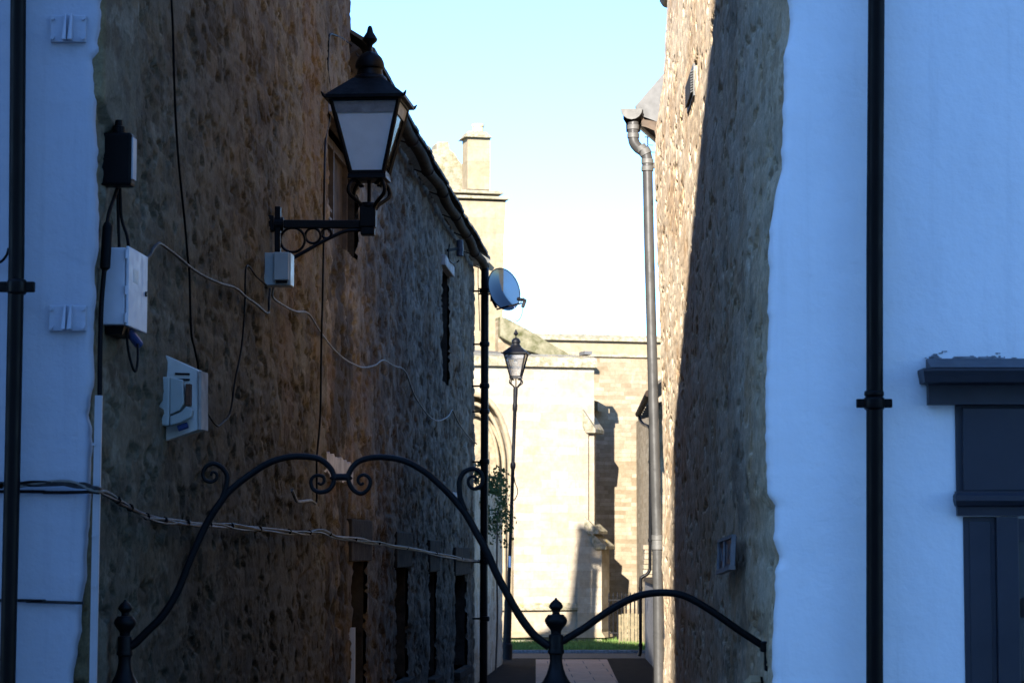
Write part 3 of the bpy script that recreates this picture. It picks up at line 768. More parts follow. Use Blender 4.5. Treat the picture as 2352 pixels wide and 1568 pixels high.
fl = [P3(1530.5,161),P3(1459,244),P3(1462,252),P3(1472,253),P3(1474,268),P3(1479,276),P3(1511,282),P3(1522,262),P3(1531,215),P3(1560,200),P3(1560,130)]
mb = MB().prism(fl, (0,.04,0)); obj('lead_flashing', mb, M['lead'], low, bevel=.006)
mb = MB().prism([P3(1530,164)+Vector((0,.05,0)),P3(1462,246)+Vector((0,.05,0)),P3(1476,268)+Vector((0,.05,0)),P3(1520,276)+Vector((0,.05,0)),P3(1760,276)+Vector((0,.05,0)),P3(1760,-110)+Vector((0,.05,0))], (3.0,12.4,0)); obj('roof', mb, M['slate'], low)

# far outbuilding: pebble-dashed garden wall, pier, eaves gutter and pipe
pw = thing('pebbledash_wall', 'grey pebble-dashed wall with stone coping behind the grey drainpipe', 'wall', (2.3, 41, 0))
zc = at(1478,1334,44.5).z
obj('panel', MB().hexa([(2.33,44.5,0),(2.7,44.5,0),(2.5,30,0),(2.12,30,0),(2.33,44.5,zc),(2.7,44.5,zc),(2.5,30,zc),(2.12,30,zc)]), M['concrete_grey'], pw)
obj('coping', MB().hexa([(2.30,44.6,zc),(2.73,44.6,zc),(2.53,30,zc),(2.08,30,zc),(2.33,44.6,zc+.07),(2.7,44.6,zc+.07),(2.5,30,zc+.07),(2.12,30,zc+.07)]), M['lintel'], pw, bevel=.01)
mb = MB(); z = zc+.05
while z < at(1478,1245,45).z-.05:
    hh = random.uniform(.06,.11); xo = random.uniform(-.02,.02); x0 = at(1477,1260,45).x+xo + (.05 if z > 1.9 else 0)
    mb.box(x0, x0+.42, 44.75, 45.2, z, z+hh-.006); z += hh
tag(obj('stone_pier', mb, M['church_rubble'], bevel=.012), 'short rough stone pier beside the thin black pipe, above the pebble-dashed wall', 'pier')
ob = thing('outbuilding', 'far outbuilding with tiled eaves and brown gutter, mostly hidden by the grey drainpipe', 'building', (4, 47, 0))
obj('wall', MB().box(2.56, 7, 45.35, 52, 0, 4.5), M['church_rubble'], ob)
g0, g1 = at(1489.5,903,40.0), at(1466,951,45.6); zz = (g0.z+g1.z)/2
ea, eb = Vector((g0.x,40.0,g0.z)), Vector((g1.x,45.6,g1.z))
obj('gutter', MB().tube([ea, eb], .055, 14), M['gutter_brown'], ob, smooth=True)
mb = MB()
for k in range(6):
    c0 = ea.lerp(eb, .35+.12*k); obj('rafter', MB().bar(c0+Vector((.02,0,-.09)), c0+Vector((.30,0,-.02)), .05, .04), M['wood_dark'], ob)
mb = MB().hexa([ea+Vector((.02,0,.05)), eb+Vector((.02,0,.05)), eb+Vector((1.6,0,1.2)), ea+Vector((1.6,0,1.2)), ea+Vector((.02,0,.10)), eb+Vector((.02,0,.10)), eb+Vector((1.6,0,1.28)), ea+Vector((1.6,0,1.28))])
obj('roof', mb, M['stone_tile'], ob)
t = thing('downpipe', 'thin black drainpipe with a kink low down, left of the grey pipe', 'drainpipe', (2.3, 45.2, 0))
Y3 = 44.4
obj('pipe', MB().tube(spline([P3(1468,950,45.4),P3(1470,964,45.2),P3(1478,974,44.9),P3(1491,981,Y3),P3(1493.5,995,Y3),P3(1494,1100,Y3),P3(1493,1290,Y3),P3(1492,1308,Y3),P3(1486,1318,Y3),P3(1475,1325,Y3),P3(1471.5,1336,Y3),P3(1471,1420,Y3),P3(1471,1490,Y3),P3(1468,1506,Y3)],6), .030, 12), M['pipe_black'], t, smooth=True)
mb = MB()
for px, py in ((1493.7,1060),(1493.2,1240),(1471.2,1350),(1471,1480)):
    mb = MB(); collar(mb, P3(px,py,Y3), .03, .05, 0); obj('collar', mb, M['pipe_black'], t, smooth=True)
mb = MB(); a0 = P3(1487.5,313,45.8)
mb.tube([a0, Vector((a0.x+.03,45.8,4.6))], .012, 6)
mb.tube([P3(1481,315,45.8), P3(1500,315,45.8)], .010, 6); mb.tube([P3(1489,350,45.8),P3(1506,350,45.8)], .007, 6); mb.tube([P3(1489,333,45.8),P3(1500,334,45.8)], .006, 6)
tag(obj('aerial', mb, M['iron']), 'thin dark television aerial peeping out behind the grey swan neck', 'aerial')

# ------------------------------------------------------------------ church
AR = R(15); C0 = at(1366, 1479, 50.5); C0.z = 0
ch = thing('church', 'sunlit pale stone church with chimney, mossy copings and stepped buttress at the alley end', 'church', C0, None, AR)
e1 = Vector((math.cos(AR), math.sin(AR), 0)); ein = Vector((-math.sin(AR), math.cos(AR), 0))
def cs(px, py, dep=0.0):          # pixel -> (s, z) on the plane `dep` metres behind the church front
    d = ray(px, py); t = ((C0 + ein*dep - CAM).dot(ein))/d.dot(ein); v = CAM + d*t - C0
    return v.dot(e1), v.z
def C(name, mb, mat, parent=None, **k): return obj(name, mb, mat, parent or ch, local=True, **k)
L0 = -7.0
zp0 = cs(1250, 843)[1]; zp1 = cs(1250, 819)[1]
# front wall with a pointed window, split at the window's middle
sa, zap = cs(1085, 905); sj, zspr = cs(1172, 1062); zsill = cs(1200,1395)[1]; hw = sj-sa
arc = []
for k in range(11):
    tt = k/10; th = math.acos(1-.0) ; ang = tt*math.pi/2
    arc.append((sa+hw*math.cos(ang)**.9 if k < 10 else sa, zspr+(zap-zspr)*math.sin(ang)**1.15))
mb = MB()
poly = [(sa,0),(0,0),(0,zp0),(sa,zp0)] + [(a,b) for a,b in arc[::-1]] + [(sj,zsill),(sa,zsill)]
mb.prism([(a,0,b) for a,b in poly], (0,.6,0))
poly = [(sa,0),(sa,zsill),(2*sa-sj,zsill)] + [(2*sa-a,b) for a,b in arc] + [(sa,zp0),(L0,zp0),(L0,0)]
mb.prism([(a,0,b) for a,b in poly], (0,.6,0))
C('wall', mb, M['church'])
wn = C('window', MB().box(2*sa-sj, sj, .42, .5, zsill, zap), M['church_pane'])
mb = MB()
for off, rr, dd in ((0,.05,-.02),(-.10,.04,.12),(-.19,.035,.25)):
    pts = [(sj+off, dd, zsill)] + [(sa+(a-sa)*(hw+off)/hw, dd, zspr+(b-zspr)*(hw+off)/hw) for a,b in arc] + [(2*sa-sa-(a-sa)*(hw+off)/hw, dd, zspr+(b-zspr)*(hw+off)/hw) for a,b in arc[::-1]]
    mb.tube(pts, rr, 8)
mb.box(sa-.05, sa+.05, .36, .44, zsill, zap-.1); mb.box(sa+hw*.5-.04, sa+hw*.5+.04, .36, .44, zsill, zspr+.25)
C('tracery', mb, M['church_plain'], wn)
mb = MB().prism([(L0,-.09,zp0),(L0,-.09,zp0+.05),(L0,-.05,zp1-.02),(L0,.15,zp1+.03),(L0,.35,zp0)], (-L0+.05,0,0)); C('parapet_coping', mb, M['church_moss'], bevel=.01)
zb = cs(1250,1400)[1]; sL = cs(1180,1395)[0]; sR = cs(1325,1395)[0]
mb = MB().prism([(L0,.0,zb-.02),(L0,-.07,zb),(L0,-.07,zb+.04),(L0,.0,zb+.14)], (sR-L0,0,0)); C('string_course', mb, M['church_moss'])
z1p, z2p = cs(1250,1449)[1], cs(1250,1462)[1]
mb = MB().prism([(L0,.0,z1p),(L0,-.08,(z1p+z2p)/2),(L0,-.10,z2p),(L0,-.02,z2p-.02),(L0,.0,z2p-.02)], (-L0-.02,0,0)); C('plinth', mb, M['church_plain'])
# buttress, stepping out to the right
bt = bpy.data.objects.new('buttress', None); S.collection.objects.link(bt); bt.parent = ch
def bp(px, py): a_, b_ = cs(px, py, -.06); return (a_, -.06, b_)
SK = Vector((.32, .52, 0))         # the end face is splayed outwards
C('shaft', MB().prism([bp(*q_) for q_ in ((1326,1481),(1382,1481),(1382,1262),(1366,1238),(1351,1206),(1351,985),(1344,962),(1326,950))], SK), M['church'], bt)
def weather(pts):
    C('weathering', MB().prism([Vector(bp(*q_))+Vector((0,-.05,0)) for q_ in pts], SK*1.15), M['church_moss'], bt, bevel=.008)
weather(((1340,1186),(1374,1219),(1374,1226),(1348,1226),(1340,1210)))
weather(((1357,1224),(1391,1253),(1391,1261),(1366,1261),(1357,1245)))
weather(((1336,940),(1366,985),(1366,994),(1345,994),(1336,980)))
a, b_ = bp(1320,1451), bp(1386,1463)
C('base_course', MB().prism([(a[0],-.06,a[2]),(b_[0]-.04,-.06,a[2]),(b_[0]+.02,-.12,b_[2]),(a[0],-.12,b_[2])], SK*1.1), M['church_plain'], bt)
# lean-to roof, raking coping, tower and chimneys
D1 = 1.3
za_, zb_ = cs(1125,812,.2)[1], cs(1125,778,D1)[1]
mb = MB().hexa([(L0,.1,za_-.1),(-.35,.1,za_-.1),(-.35,D1+.1,za_-.1),(L0,D1+.1,za_-.1),(L0,.1,za_),(-.35,.1,za_),(-.35,D1+.1,zb_-.3),(L0,D1+.1,zb_)])
C('roof', mb, M['church_roof'])
rk = [cs(px,py,D1) for px,py in ((1146,727),(1163,733),(1214,760),(1262,790),(1302,813),(1338,824),(1338,850),(1146,850))]
C('raking_wall', MB().prism([(a,D1+.05,b-.07) for a,b in rk], (0,.5,0)), M['church_rubble'])
lo = [cs(px,py,D1) for px,py in ((1302,826),(1278,822),(1240,816),(1200,804),(1152,778),(1146,774))]
C('raking_coping', MB().prism([(a,D1-.12,b) for a,b in rk[:5]+lo], (0,.75,0)), M['church_growth'], bevel=.02)
D2 = 1.6
def trect(x0, x1, y0, y1, dep, thick, base_y=None):
    (s0, zt), (s1, zb2) = cs(x0, y0, dep), cs(x1, y1, dep); return (s0, s1, dep, dep+thick, zb2, zt)
mb = MB()
s0,s1,_,_,zb2,zt = trect(1020,1163,458,560,D2,1.2)
s0b,s1b,_,_,zb3,_ = trect(1020,1154,560,850,D2,1.2)
mb.prism([(s0,D2,zb3),(s1b,D2,zb3),(s1b+.03,D2,zb2),(s1,D2,zt),(s0,D2,zt)], (0,1.3,0)); tw = C('tower', mb, M['church_plain'])
mb = MB(); s0,s1,_,_,zb2,zt = trect(1010,1170,446,459,D2-.08,1.4); mb.box(s0,s1,D2-.09,D2+1.4,zb2,zt)
s0,s1,_,_,zb2,zt = trect(1015,1157,433,446,D2-.05,1.3); mb.box(s0,s1,D2-.03,D2+1.3,zb2,zt); C('cornice', mb, M['church_moss'], tw, bevel=.015)
mb = MB(); s0,s1,_,_,zb2,zt = trect(1074,1126,316,436,D2+.2,.5); mb.box(s0,s1,D2+.2,D2+.66,zb2,zt); cn = C('chimney', mb, M['church_plain'])
s0,s1,_,_,zb2,zt = trect(1067,1130,304,317,D2+.15,.6)
mb = MB().hexa([(s0,D2+.12,zb2),(s1,D2+.12,zb2),(s1,D2+.74,zb2),(s0,D2+.74,zb2),(s0+.1,D2+.22,zt+.04),(s1-.1,D2+.22,zt+.04),(s1-.1,D2+.64,zt+.04),(s0+.1,D2+.64,zt+.04)]); C('chimney_cap', mb, M['church_moss'], cn)
s0,s1,_,_,zb2,zt = trect(1086,1112,285,304,D2+.4,.3); C('chimney_pot', MB().lathe([((s1-s0)/2,0),((s1-s0)/2*.95,(zt-zb2)*.6),((s1-s0)/2*1.06,(zt-zb2)*.7),((s1-s0)/2*1.06,zt-zb2)], ((s0+s1)/2,D2+.43,zb2), 16), M['pot'], cn)
gp = [cs(px,py,D2+.9) for px,py in ((1004,331),(1006,326),(1031,326),(1033,343),(1044,352),(1056,371),(1074,388),(1074,440),(990,440),(990,345),(1004,343))]
C('gable_coping', MB().prism([(a,D2+.9,b) for a,b in gp], (0,.5,0)), M['church_moss'], tw, bevel=.01)
gp = [cs(px,py,D2-.25) for px,py in ((1080,545),(1098,553),(1118,592),(1128,596),(1122,604),(1080,590))]
C('roof_edge', MB().prism([(a,D2-.25,b) for a,b in gp], (0,.3,0)), M['church_roof'], tw)
# rear wall
D3 = 1.75
(sq0, zq0) = cs(1230, 770, D3); zq1 = cs(1360,783,D3)[1]; zst = cs(1420,816,D3)[1]
C('rear_wall', MB().box(-2.2, 9, D3, D3+.6, 0, zst), M['church_rubble'])
C('rear_parapet', MB().box(-2.2, 9, D3-.01, D3+.5, zst, zq1), M['church_plain'])
mb = MB().prism([(-2.0,D3-.10,zq1),(-2.0,D3-.08,zq1+.06),(-2.0,D3+.1,zq1+.15),(-2.0,D3+.45,zq1+.15),(-2.0,D3+.55,zq1)], (11,0,0)); mb.box(-2.0, 9, D3-.05, D3+.02, zst-.035, zst+.01); C('rear_coping', mb, M['church_moss'])
a, z = cs(1346, 812, D1); C('lead_outlet', MB().box(a-.09, a+.07, D1-.2, D1+.2, z-.03, z+.04), M['lead'])
(a, z), (b_, z2) = cs(1368,922,D3-.35), cs(1395,938,D3-.35)
mb = MB().hexa([(a,D3-.5,z2-.06),(b_,D3-.5,z2-.1),(b_,D3+.0,z2-.02),(a,D3,z2+.0),(a,D3-.5,z),(b_,D3-.5,z2),(b_,D3,z2+.08),(a,D3,z+.06)]); C('drip_slab', mb, M['church_plain'])

# iron railing and timber fence in the churchyard
rl = thing('churchyard_railing', 'black iron churchyard railing behind the timber fence, right of the buttress', 'railing', (2.3, 50.6, 0))
zt_ = at(1420,1372,50.6).z; mb = MB(); mb2 = MB()
x = at(1399,1400,50.6).x; k = 0
while x < 4.2:
    obj('bar', MB().lathe([(.016,0),(.016,zt_),(.022,zt_+.01),(.005,zt_+.09)], (x,50.6,.02), 8), M['iron'], rl) if k < 14 else None
    x += .085; k += 1
x0 = at(1397,1400,50.6).x
for zz in (zt_-.06, .22): mb.box(x0, 4.2, 50.585, 50.615, zz, zz+.03)
obj('rail', mb, M['iron'], rl)
fn = thing('timber_fence', 'low vertical board fence, half in sun, before the churchyard railing', 'fence', (2.5, 49.6, 0))
x = at(1421,1440,49.6).x
for k in range(14):
    wd = random.uniform(.05,.085); ht = at(1440,1409,49.6).z + random.uniform(-.02,.03)
    obj('board', MB().hexa([(x,49.6,.0),(x+wd-.012,49.6,.0),(x+wd-.012,49.625,.0),(x,49.625,.0),(x,49.6,ht),(x+wd-.012,49.6,ht-random.uniform(0,.02)),(x+wd-.012,49.625,ht),(x,49.625,ht)]), M['fence_wood'], fn); x += wd
obj('rail', MB().box(at(1421,1440,49.6).x, x, 49.63, 49.67, .35, .41), M['fence_wood'], fn)

# ------------------------------------------------------------------ lanterns
def lantern(root, c, s, rot, glass='lamp_glass'):
    c = Vector(c); rz = Matrix.Rotation(rot, 3, 'Z')
    def L(x, y, z): return c + rz @ Vector((x*s, y*s, z*s))
    def sq(h, z): return [L(-h,-h,z), L(h,-h,z), L(h,h,z), L(-h,h,z)]
    def ring(mb, h0, z0, h1, z1): mb.hexa(sq(h0,z0)+sq(h1,z1))
    mb = MB(); ring(mb, .262,-.012, .262,.012); ring(mb, .255,.012, .10,.144)
    for sx in (-1,1):
        for sy in (-1,1):
            a = L(sx*.262, sy*.262, .004); b = L(sx*.276, sy*.276, .026); mb.tube([L(sx*.25,sy*.25,0), a, b], [.014*s,.012*s,.004*s], 6)
    rf = obj('lantern_roof', mb, M['iron'], root, bevel=.004)
    def lp(mb, prof): mb.lathe([(r*s, z*s) for r, z in prof], c, 24)
    mb = MB(); lp(mb, [(.108,.135),(.112,.15),(.104,.165),(.088,.175),(.080,.205),(.080,.215),(.094,.222),(.097,.235),(.092,.262),(.078,.292),(.055,.316),(.028,.328),(.014,.336)]); obj('vent_dome', mb, M['iron'], root, smooth=True)
    mb = MB(); lp(mb, [(.013,.333),(.011,.355),(.020,.378),(.044,.400),(.050,.415),(.042,.430),(.022,.462),(.016,.49),(.010,.502),(.003,.506)]); obj('finial', mb, M['iron'], root, smooth=True)
    ht, hb, zt, zb = .220, .108, -.012, -.475
    mb = MB(); bw = .016
    for sx in (-1,1):
        for sy in (-1,1): mb.tube([L(sx*ht,sy*ht,zt), L(sx*hb,sy*hb,zb)], bw*s, 4)
    for z, h in ((zt-.004, ht), (zb, hb)):
        P = sq(h, z)
        for k in range(4): mb.bar(P[k], P[(k+1)%4], .026*s, .024*s)
    ring(mb, hb+.018, zb-.04, hb+.014, zb-.012)
    obj('lantern_frame', mb, M['iron'], root, bevel=.003)
    e = .004; T, B = sq(ht-.006, zt-.01), sq(hb-.006, zb+.01)
    for k in range(4):
        k2 = (k+1) % 4; mid = (T[k]+T[k2]+B[k]+B[k2])/4; inn = (c+Vector((0,0,-.24*s))-mid).normalized()*e
        obj('glass_pane', MB().hexa([B[k],B[k2],B[k2]+inn,B[k]+inn,T[k],T[k2],T[k2]+inn,T[k]+inn]), M[glass if k == 0 or glass != 'lamp_glass' else 'clear_pane'], root)
    fA, fB = ht-.001, ht-(ht-hb)*.17
    if glass == 'lamp_glass':
        for k in range(4):
            a_, b2 = sq(fA, zt-.012), sq(fB, zt-.088); k2 = (k+1) % 4
            mid = (a_[k]+a_[k2])/2; o_ = (mid-c-Vector((0,0,(mid-c).z))).normalized()*.002
            obj('reflector_band', MB().hexa([b2[k],b2[k2],b2[k2]+o_,b2[k]+o_,a_[k],a_[k2],a_[k2]+o_,a_[k]+o_]), M['sign_frame'], root)
    mb = MB(); ring(mb, .165,-.105, .20,-.03); obj('lamp_housing', mb, M['box_grey'], root)
    mb = MB(); mb.tube([L(0,0,-.11), L(0,0,-.16), L(0,0,-.21), L(0,0,-.235)], [.03*s,.042*s,.036*s,.012*s], 12); obj('bulb', mb, M['box_white'], root, smooth=True)
    mb = MB(); mb.tube([L(0,0,zb-.04), L(0,0,-.69)], .013*s, 8)
    for k in range(4):
        a = math.pi/4 + k*math.pi/2; ca, sa_ = math.cos(a), math.sin(a)
        pr = [(.085,-.545),(.098,-.53),(.118,-.522),(.150,-.545),(.168,-.585),(.155,-.618),(.115,-.645),(.075,-.672),(.052,-.70)]
        mb.tube(spline([L(r_*ca, r_*sa_, z_) for r_, z_ in pr], 4), .0135*s, 8)
        mb.tube([L(.085*ca,.085*sa_,-.549), L(.085*ca+.001,.085*sa_,-.535)], .018*s, 8)
    obj('scroll_holder', mb, M['iron'], root, smooth=True)
    return L
wl = thing('wall_lantern', 'large black bracket lantern on the left alley wall, nearest of the two street lamps', 'street lamp', (-.93,16.3,4.2))
LC = at(849, 235, 16.3); Lf = lantern(wl, LC, 1.0, R(-5))
sx_, sy_ = LC.x-.007, LC.y
zA = at(700,521,16.3).z
mb = MB().box(sx_-.052, sx_+.052, sy_-.052, sy_+.052, zA-.005, LC.z-.675); mb.box(sx_-.045, sx_+.045, sy_-.045, sy_+.045, zA-.056, zA-.005); mb.lathe([(.05,0),(.06,.01),(.06,.03),(.05,.04)], (sx_,sy_,LC.z-.70), 16)
obj('socket', mb, M['iron'], wl, bevel=.006)
wb = left(634, 530, .03); wp = Vector((wb.x, wb.y, zA)); d_ = Vector((sx_-wp.x, sy_-wp.y, 0)).normalized()
obj('arm', MB().bar(wp+Vector((0,0,.0)), Vector((sx_-.05, sy_, zA+.015)), .05, .052), M['iron'], wl, bevel=.005)
mb = MB(); z0, z1 = at(640,640,16.5).z, at(640,491,16.5).z
mb.obox((wp.x+.012, wp.y, (z0+z1)/2), (.018,0,0), (0,.035,0), (0,0,(z1-z0)/2)); mb.tube([wp+Vector((-.03,0,0)), wp+Vector((.05,0,0))], .045, 14); mb.obox(wp+Vector((-.03,-.02,0)), (.02,0,0),(0,.05,0),(0,0,.05))
obj('wall_plate', mb, M['iron'], wl, bevel=.005)
def arm_pt(px, py):
    v = at(px, py, 16.35); t_ = (v.x-wp.x)/(sx_-wp.x); return Vector((v.x, wp.y+(sy_-wp.y)*t_, v.z))
obj('stay', MB().tube(spline([arm_pt(640,622),arm_pt(664,607),arm_pt(690,592),arm_pt(712,579),arm_pt(742,561),arm_pt(772,545),arm_pt(798,534),arm_pt(830,531)],4), .0125, 8), M['iron'], wl, smooth=True)
for cx, cy, r_ in ((677,558,.079),(722.5,547,.049),(753,541,.031)):
    c = arm_pt(cx, cy); obj('scroll_ring', MB().tube([c+Vector((math.cos(t)*r_,0,math.sin(t)*r_)) for t in [2*math.pi*k/28 for k in range(29)]], .0085, 8, False), M['iron'], wl, smooth=True)

YL = 44.0; sc = .845
lb = at(1163,1509,YL); lt = at(1185,812,YL)
lp_ = thing('lamp_post', 'slender black lamp post with lantern at the alley end, in front of the church', 'street lamp', (lb.x, YL, 0))
LL = Vector((lt.x, YL, lt.z)); lantern(lp_, LL, sc, R(-8), 'clear_glass')
def axis(py): 
    a = at(1163,1509,YL); b = at(1185,870,YL); z = at(1176,py,YL).z; t_ = (z-a.z)/(b.z-a.z); return Vector((a.x+(b.x-a.x)*t_, YL, z))
def zr(py, w): return (axis(py), w/2/FOC*YL)
sec = [(888,9),(893,11),(925,9.5),(930,11.5),(940,11.5),(945,8.5),(1060,8),(1064,12),(1070,13),(1075,11),(1078,8.5),(1200,8),(1360,8.5),(1372,11),(1377,18),(1385,19),(1392,18)]
obj('column', MB().tube([zr(py,w_)[0] for py,w_ in sec], [zr(py,w_)[1] for py,w_ in sec], 16), M['iron'], lp_, smooth=True)
sec = [(1377,17),(1400,17.5),(1465,19),(1475,20),(1478,26),(1484,27),(1511,27),(1514,29)]
obj('base', MB().tube([zr(py,w_)[0] for py,w_ in sec], [zr(py,w_)[1] for py,w_ in sec], 16), M['iron'], lp_, smooth=True)
c = axis(1289); obj('number_plate', MB().box(c.x-.018, c.x+.022, YL-.05, YL-.036, axis(1302).z, axis(1276).z), M['copper_label'], lp_)
mb = MB().tube(spline([P3(1181,1095,YL),P3(1183,1108,YL),P3(1187,1118,YL),P3(1189,1130,YL),P3(1186,1140,YL),P3(1181,1148,YL),P3(1178,1145,YL)],5), .008, 6)
obj('hanging_chain', mb, M['iron'], lp_)

# ------------------------------------------------------------------ gate posts, overthrow and side rail at the alley mouth
YG = 11.40
def g(px, py): v = at(px, py, YG); return Vector((v.x, YG, v.z))
def gate_post(cx, tip, label):
    k = .000576; c = g(cx, tip)
    prof = [(3,0),(9,-2),(12,-12),(24,-22),(42,-38),(55,-62),(55,-74),(44,-88),(31,-100),(29,-122),(34,-128),(62,-130),(68,-140),(84,-160),(88,-178),(84,-196),(72,-215),(48,-244),(41,-260),(40,-280),(54,-286),(57,-300),(58,-386),(60,-400),(64,-410),(64,-428),(52,-438),(48,-470),(50,-500),(58,-540),(74,-590),(100,-640),(145,-690),(200,-735),(225,-760),(225,-790),(205,-800),(200,-830),(200,-2700)]
    t = thing('gate_post', label, 'gate post', (c.x, YG, 0), 'gate posts at the alley mouth')
    pf = [(r*k, z*k) for r, z in prof]; pf[-1] = (pf[-1][0], -c.z)
    obj('finial', MB().lathe(pf[:24][::-1], c, 28), M['iron'], t, smooth=True)
    obj('post', MB().lathe(pf[23:][::-1], c, 28), M['iron'], t, smooth=True)
gate_post(288, 1376, 'black gate post with turned finial in front of the left painted wall')
gate_post(1277, 1372, 'black gate post with turned finial standing mid-alley before the sunlit church')
ar = thing('gate_arch', 'black wrought iron gate arch with curled scrolls spanning the two finialed posts', 'gate arch', (g(780,1300).x, YG, 1.3))
def bar(name, pts, r0, r1=None, parent=ar, n=6, off=0):
    P = spline([g(*q_)+Vector((0,off,0)) for q_ in pts], n); m_ = len(P); r1 = r1 or r0
    return obj(name, MB().tube(P, [r0+(r1-r0)*i/(m_-1) for i in range(m_)], 10), M['iron'], parent, smooth='all')
bar('arch_bar', [(290,1486),(307,1479),(338,1449),(375,1411),(409,1355),(439,1280),(473,1205),(506,1153),(536,1119),(588,1080),(626,1059),(664,1049),(701,1048),(731,1053),(750,1065),(763,1081),(767,1096.5)], .019, .0125)
bar('scroll', [(767,1096.5),(765,1111.5),(754,1125),(735,1130),(720,1123),(714,1108),(718,1096.5),(729,1091),(742.5,1094.7),(744,1106),(737,1112),(730.5,1108)], .0115, .006)
bar('arch_bar', [(1262,1484),(1230,1460.5),(1203.5,1428),(1183,1396),(1162,1358),(1139,1314),(1117,1264),(1095,1224),(1076,1190),(1061,1168),(1039,1141.5),(1001,1104),(971,1080),(934,1060),(896,1051),(859,1050),(829,1057),(810,1072),(799,1093)], .019, .0125)
bar('scroll', [(799,1093),(802.5,1110),(814,1126.6),(830.6,1133),(846,1122),(851,1105),(845,1094),(834,1090),(824,1096),(823,1106),(829,1112),(835.5,1108)], .0115, .006)
bar('scroll', [(500,1165),(514,1135),(521,1108),(521,1090),(510,1073),(490,1064),(473,1072),(466,1088),(472,1102),(486,1106),(497,1099),(497,1087),(488,1084),(484,1092)], .0135, .0055)
bar('scroll', [(1068,1172),(1058,1145),(1055,1120),(1056,1102),(1066,1084),(1087,1076),(1104,1085),(1109,1102),(1102,1117),(1088,1122),(1077,1113),(1077,1099),(1087,1093),(1094,1101),(1089,1109)], .0135, .0055)
mb = MB().tube([g(766,1095), g(801,1095)], .016, 12); mb.tube([g(763,1091),g(770,1098)], .019, 10); mb.tube([g(797,1098),g(804,1091)], .019, 10)
obj('tie_bar', mb, M['iron'], ar, smooth=True)
sr = thing('side_rail', 'black iron rail arching from the middle gate post down to the right rubble wall', 'railing', (g(1530,1500).x, YG, 1.4))
P = spline([g(*q_) for q_ in ((1288,1474),(1315,1457.6),(1344,1440),(1373,1419),(1403,1399),(1441,1378),(1476,1365),(1523,1360),(1564,1365),(1598,1380),(1643,1408),(1695.5,1445),(1752,1482))], 6)
obj('rail_bar', MB().tube(P, .0165, 10), M['iron'], sr, smooth='all')
c = g(1756,1484); obj('wall_bracket', MB().obox(c, (.02,0,0),(0,.03,0),(0,0,.024)).obox(c+Vector((.012,.02,-.05)), (.012,0,0),(0,.02,0),(0,0,.06)), M['iron'], sr, bevel=.008)

# ------------------------------------------------------------------ fittings on the left painted wall
for cx, cy, wd, ht, lab in ((144.5,68,83,62,'painted steel bracket plate high on the pale wall, beside the top of the drainpipe'), (152.5,731.5,85,59,'painted steel bracket plate below the drainpipe collar, near the wall corner')):
    t = thing('wall_bracket_plate', lab, 'bracket', (fx(cx), YF-.01, fz(cy)), 'painted bracket plates on the pale wall')
    obj('plate', MB().box(fx(cx-wd/2), fx(cx+wd/2), YF-.020, YF+.004, fz(cy+ht/2), fz(cy-ht/2)), M['white_left'], t, bevel=.004)
    mb = MB()
    for x0, x1 in ((-12,-2),(1,12)): mb.hexa([(fx(cx+x0),YF-.06,fz(cy+ht*.46)),(fx(cx+x1),YF-.06,fz(cy+ht*.46)),(fx(cx+x1),YF,fz(cy+ht*.46)),(fx(cx+x0),YF,fz(cy+ht*.46)),(fx(cx+x0+5),YF-.035,fz(cy-ht*.52)),(fx(cx+x1-1),YF-.035,fz(cy-ht*.52)),(fx(cx+x1-1),YF,fz(cy-ht*.52)),(fx(cx+x0+5),YF,fz(cy-ht*.52))])
    obj('web', mb, M['white_left'], t, bevel=.003)
    for sx2 in (-1,1):
        for sy2 in (-1,1):
            q3 = (fx(cx+sx2*wd*.43), YF-.034, fz(cy+sy2*ht*.36)); obj('bolt', MB().tube([q3, (q3[0],YF-.015,q3[2])], .0085, 10), M['white_left'], t)

def lbox(mb, px, py0, py1, depth, length, inset=.0):
    """box on the left alley wall: near end at px (where it meets the wall), from py0 down to py1"""
    b = left(px, (py0+py1)/2); y0 = b.y; zt2, zb2 = at(px,py0,y0).z, at(px,py1,y0).z; c = -2.455
    f = lambda y, o: c+o+LK*y
    mb.hexa([(f(y0,inset),y0,zb2),(f(y0,depth),y0,zb2),(f(y0+length,depth),y0+length,zb2),(f(y0+length,inset),y0+length,zb2),(f(y0,inset),y0,zt2),(f(y0,depth),y0,zt2),(f(y0+length,depth),y0+length,zt2),(f(y0+length,inset),y0+length,zt2)])
    return y0, zb2, zt2
# black junction box
t = thing('junction_box', 'black plastic junction box with a pale front panel high near the left wall corner', 'electrical box', left(250, 430))
mb = MB(); y0,zb2,zt2 = lbox(mb, 239, 304, 425, .122, .10, -.02); obj('body', mb, M['box_black'], t, bevel=.012)
mb = MB(); f = lambda y, o: -2.455+o+LK*y
mb.hexa([(f(y0,.12),y0+.01,zb2+.03),(f(y0,.128),y0+.01,zb2+.03),(f(y0,.128)+.005,y0+.085,zb2+.03),(f(y0,.12)+.005,y0+.085,zb2+.03),(f(y0,.12),y0+.01,zt2-.02),(f(y0,.128),y0+.01,zt2-.02),(f(y0,.128)+.005,y0+.085,zt2-.02),(f(y0,.12)+.005,y0+.085,zt2-.02)]); obj('front_panel', mb, M['conduit'], t)
c = at(271, 290, y0+.03); mb = MB().lathe([(.03,-.03),(.028,0),(.018,.004),(.016,.03)], (c.x,y0+.05,c.z), 12); obj('cable_gland', mb, M['box_black'], t)
mb = MB().bar(at(222,412,y0+.02), at(242,412,y0+.02), .008, .01); obj('fixing_lug', mb, M['box_black'], t)
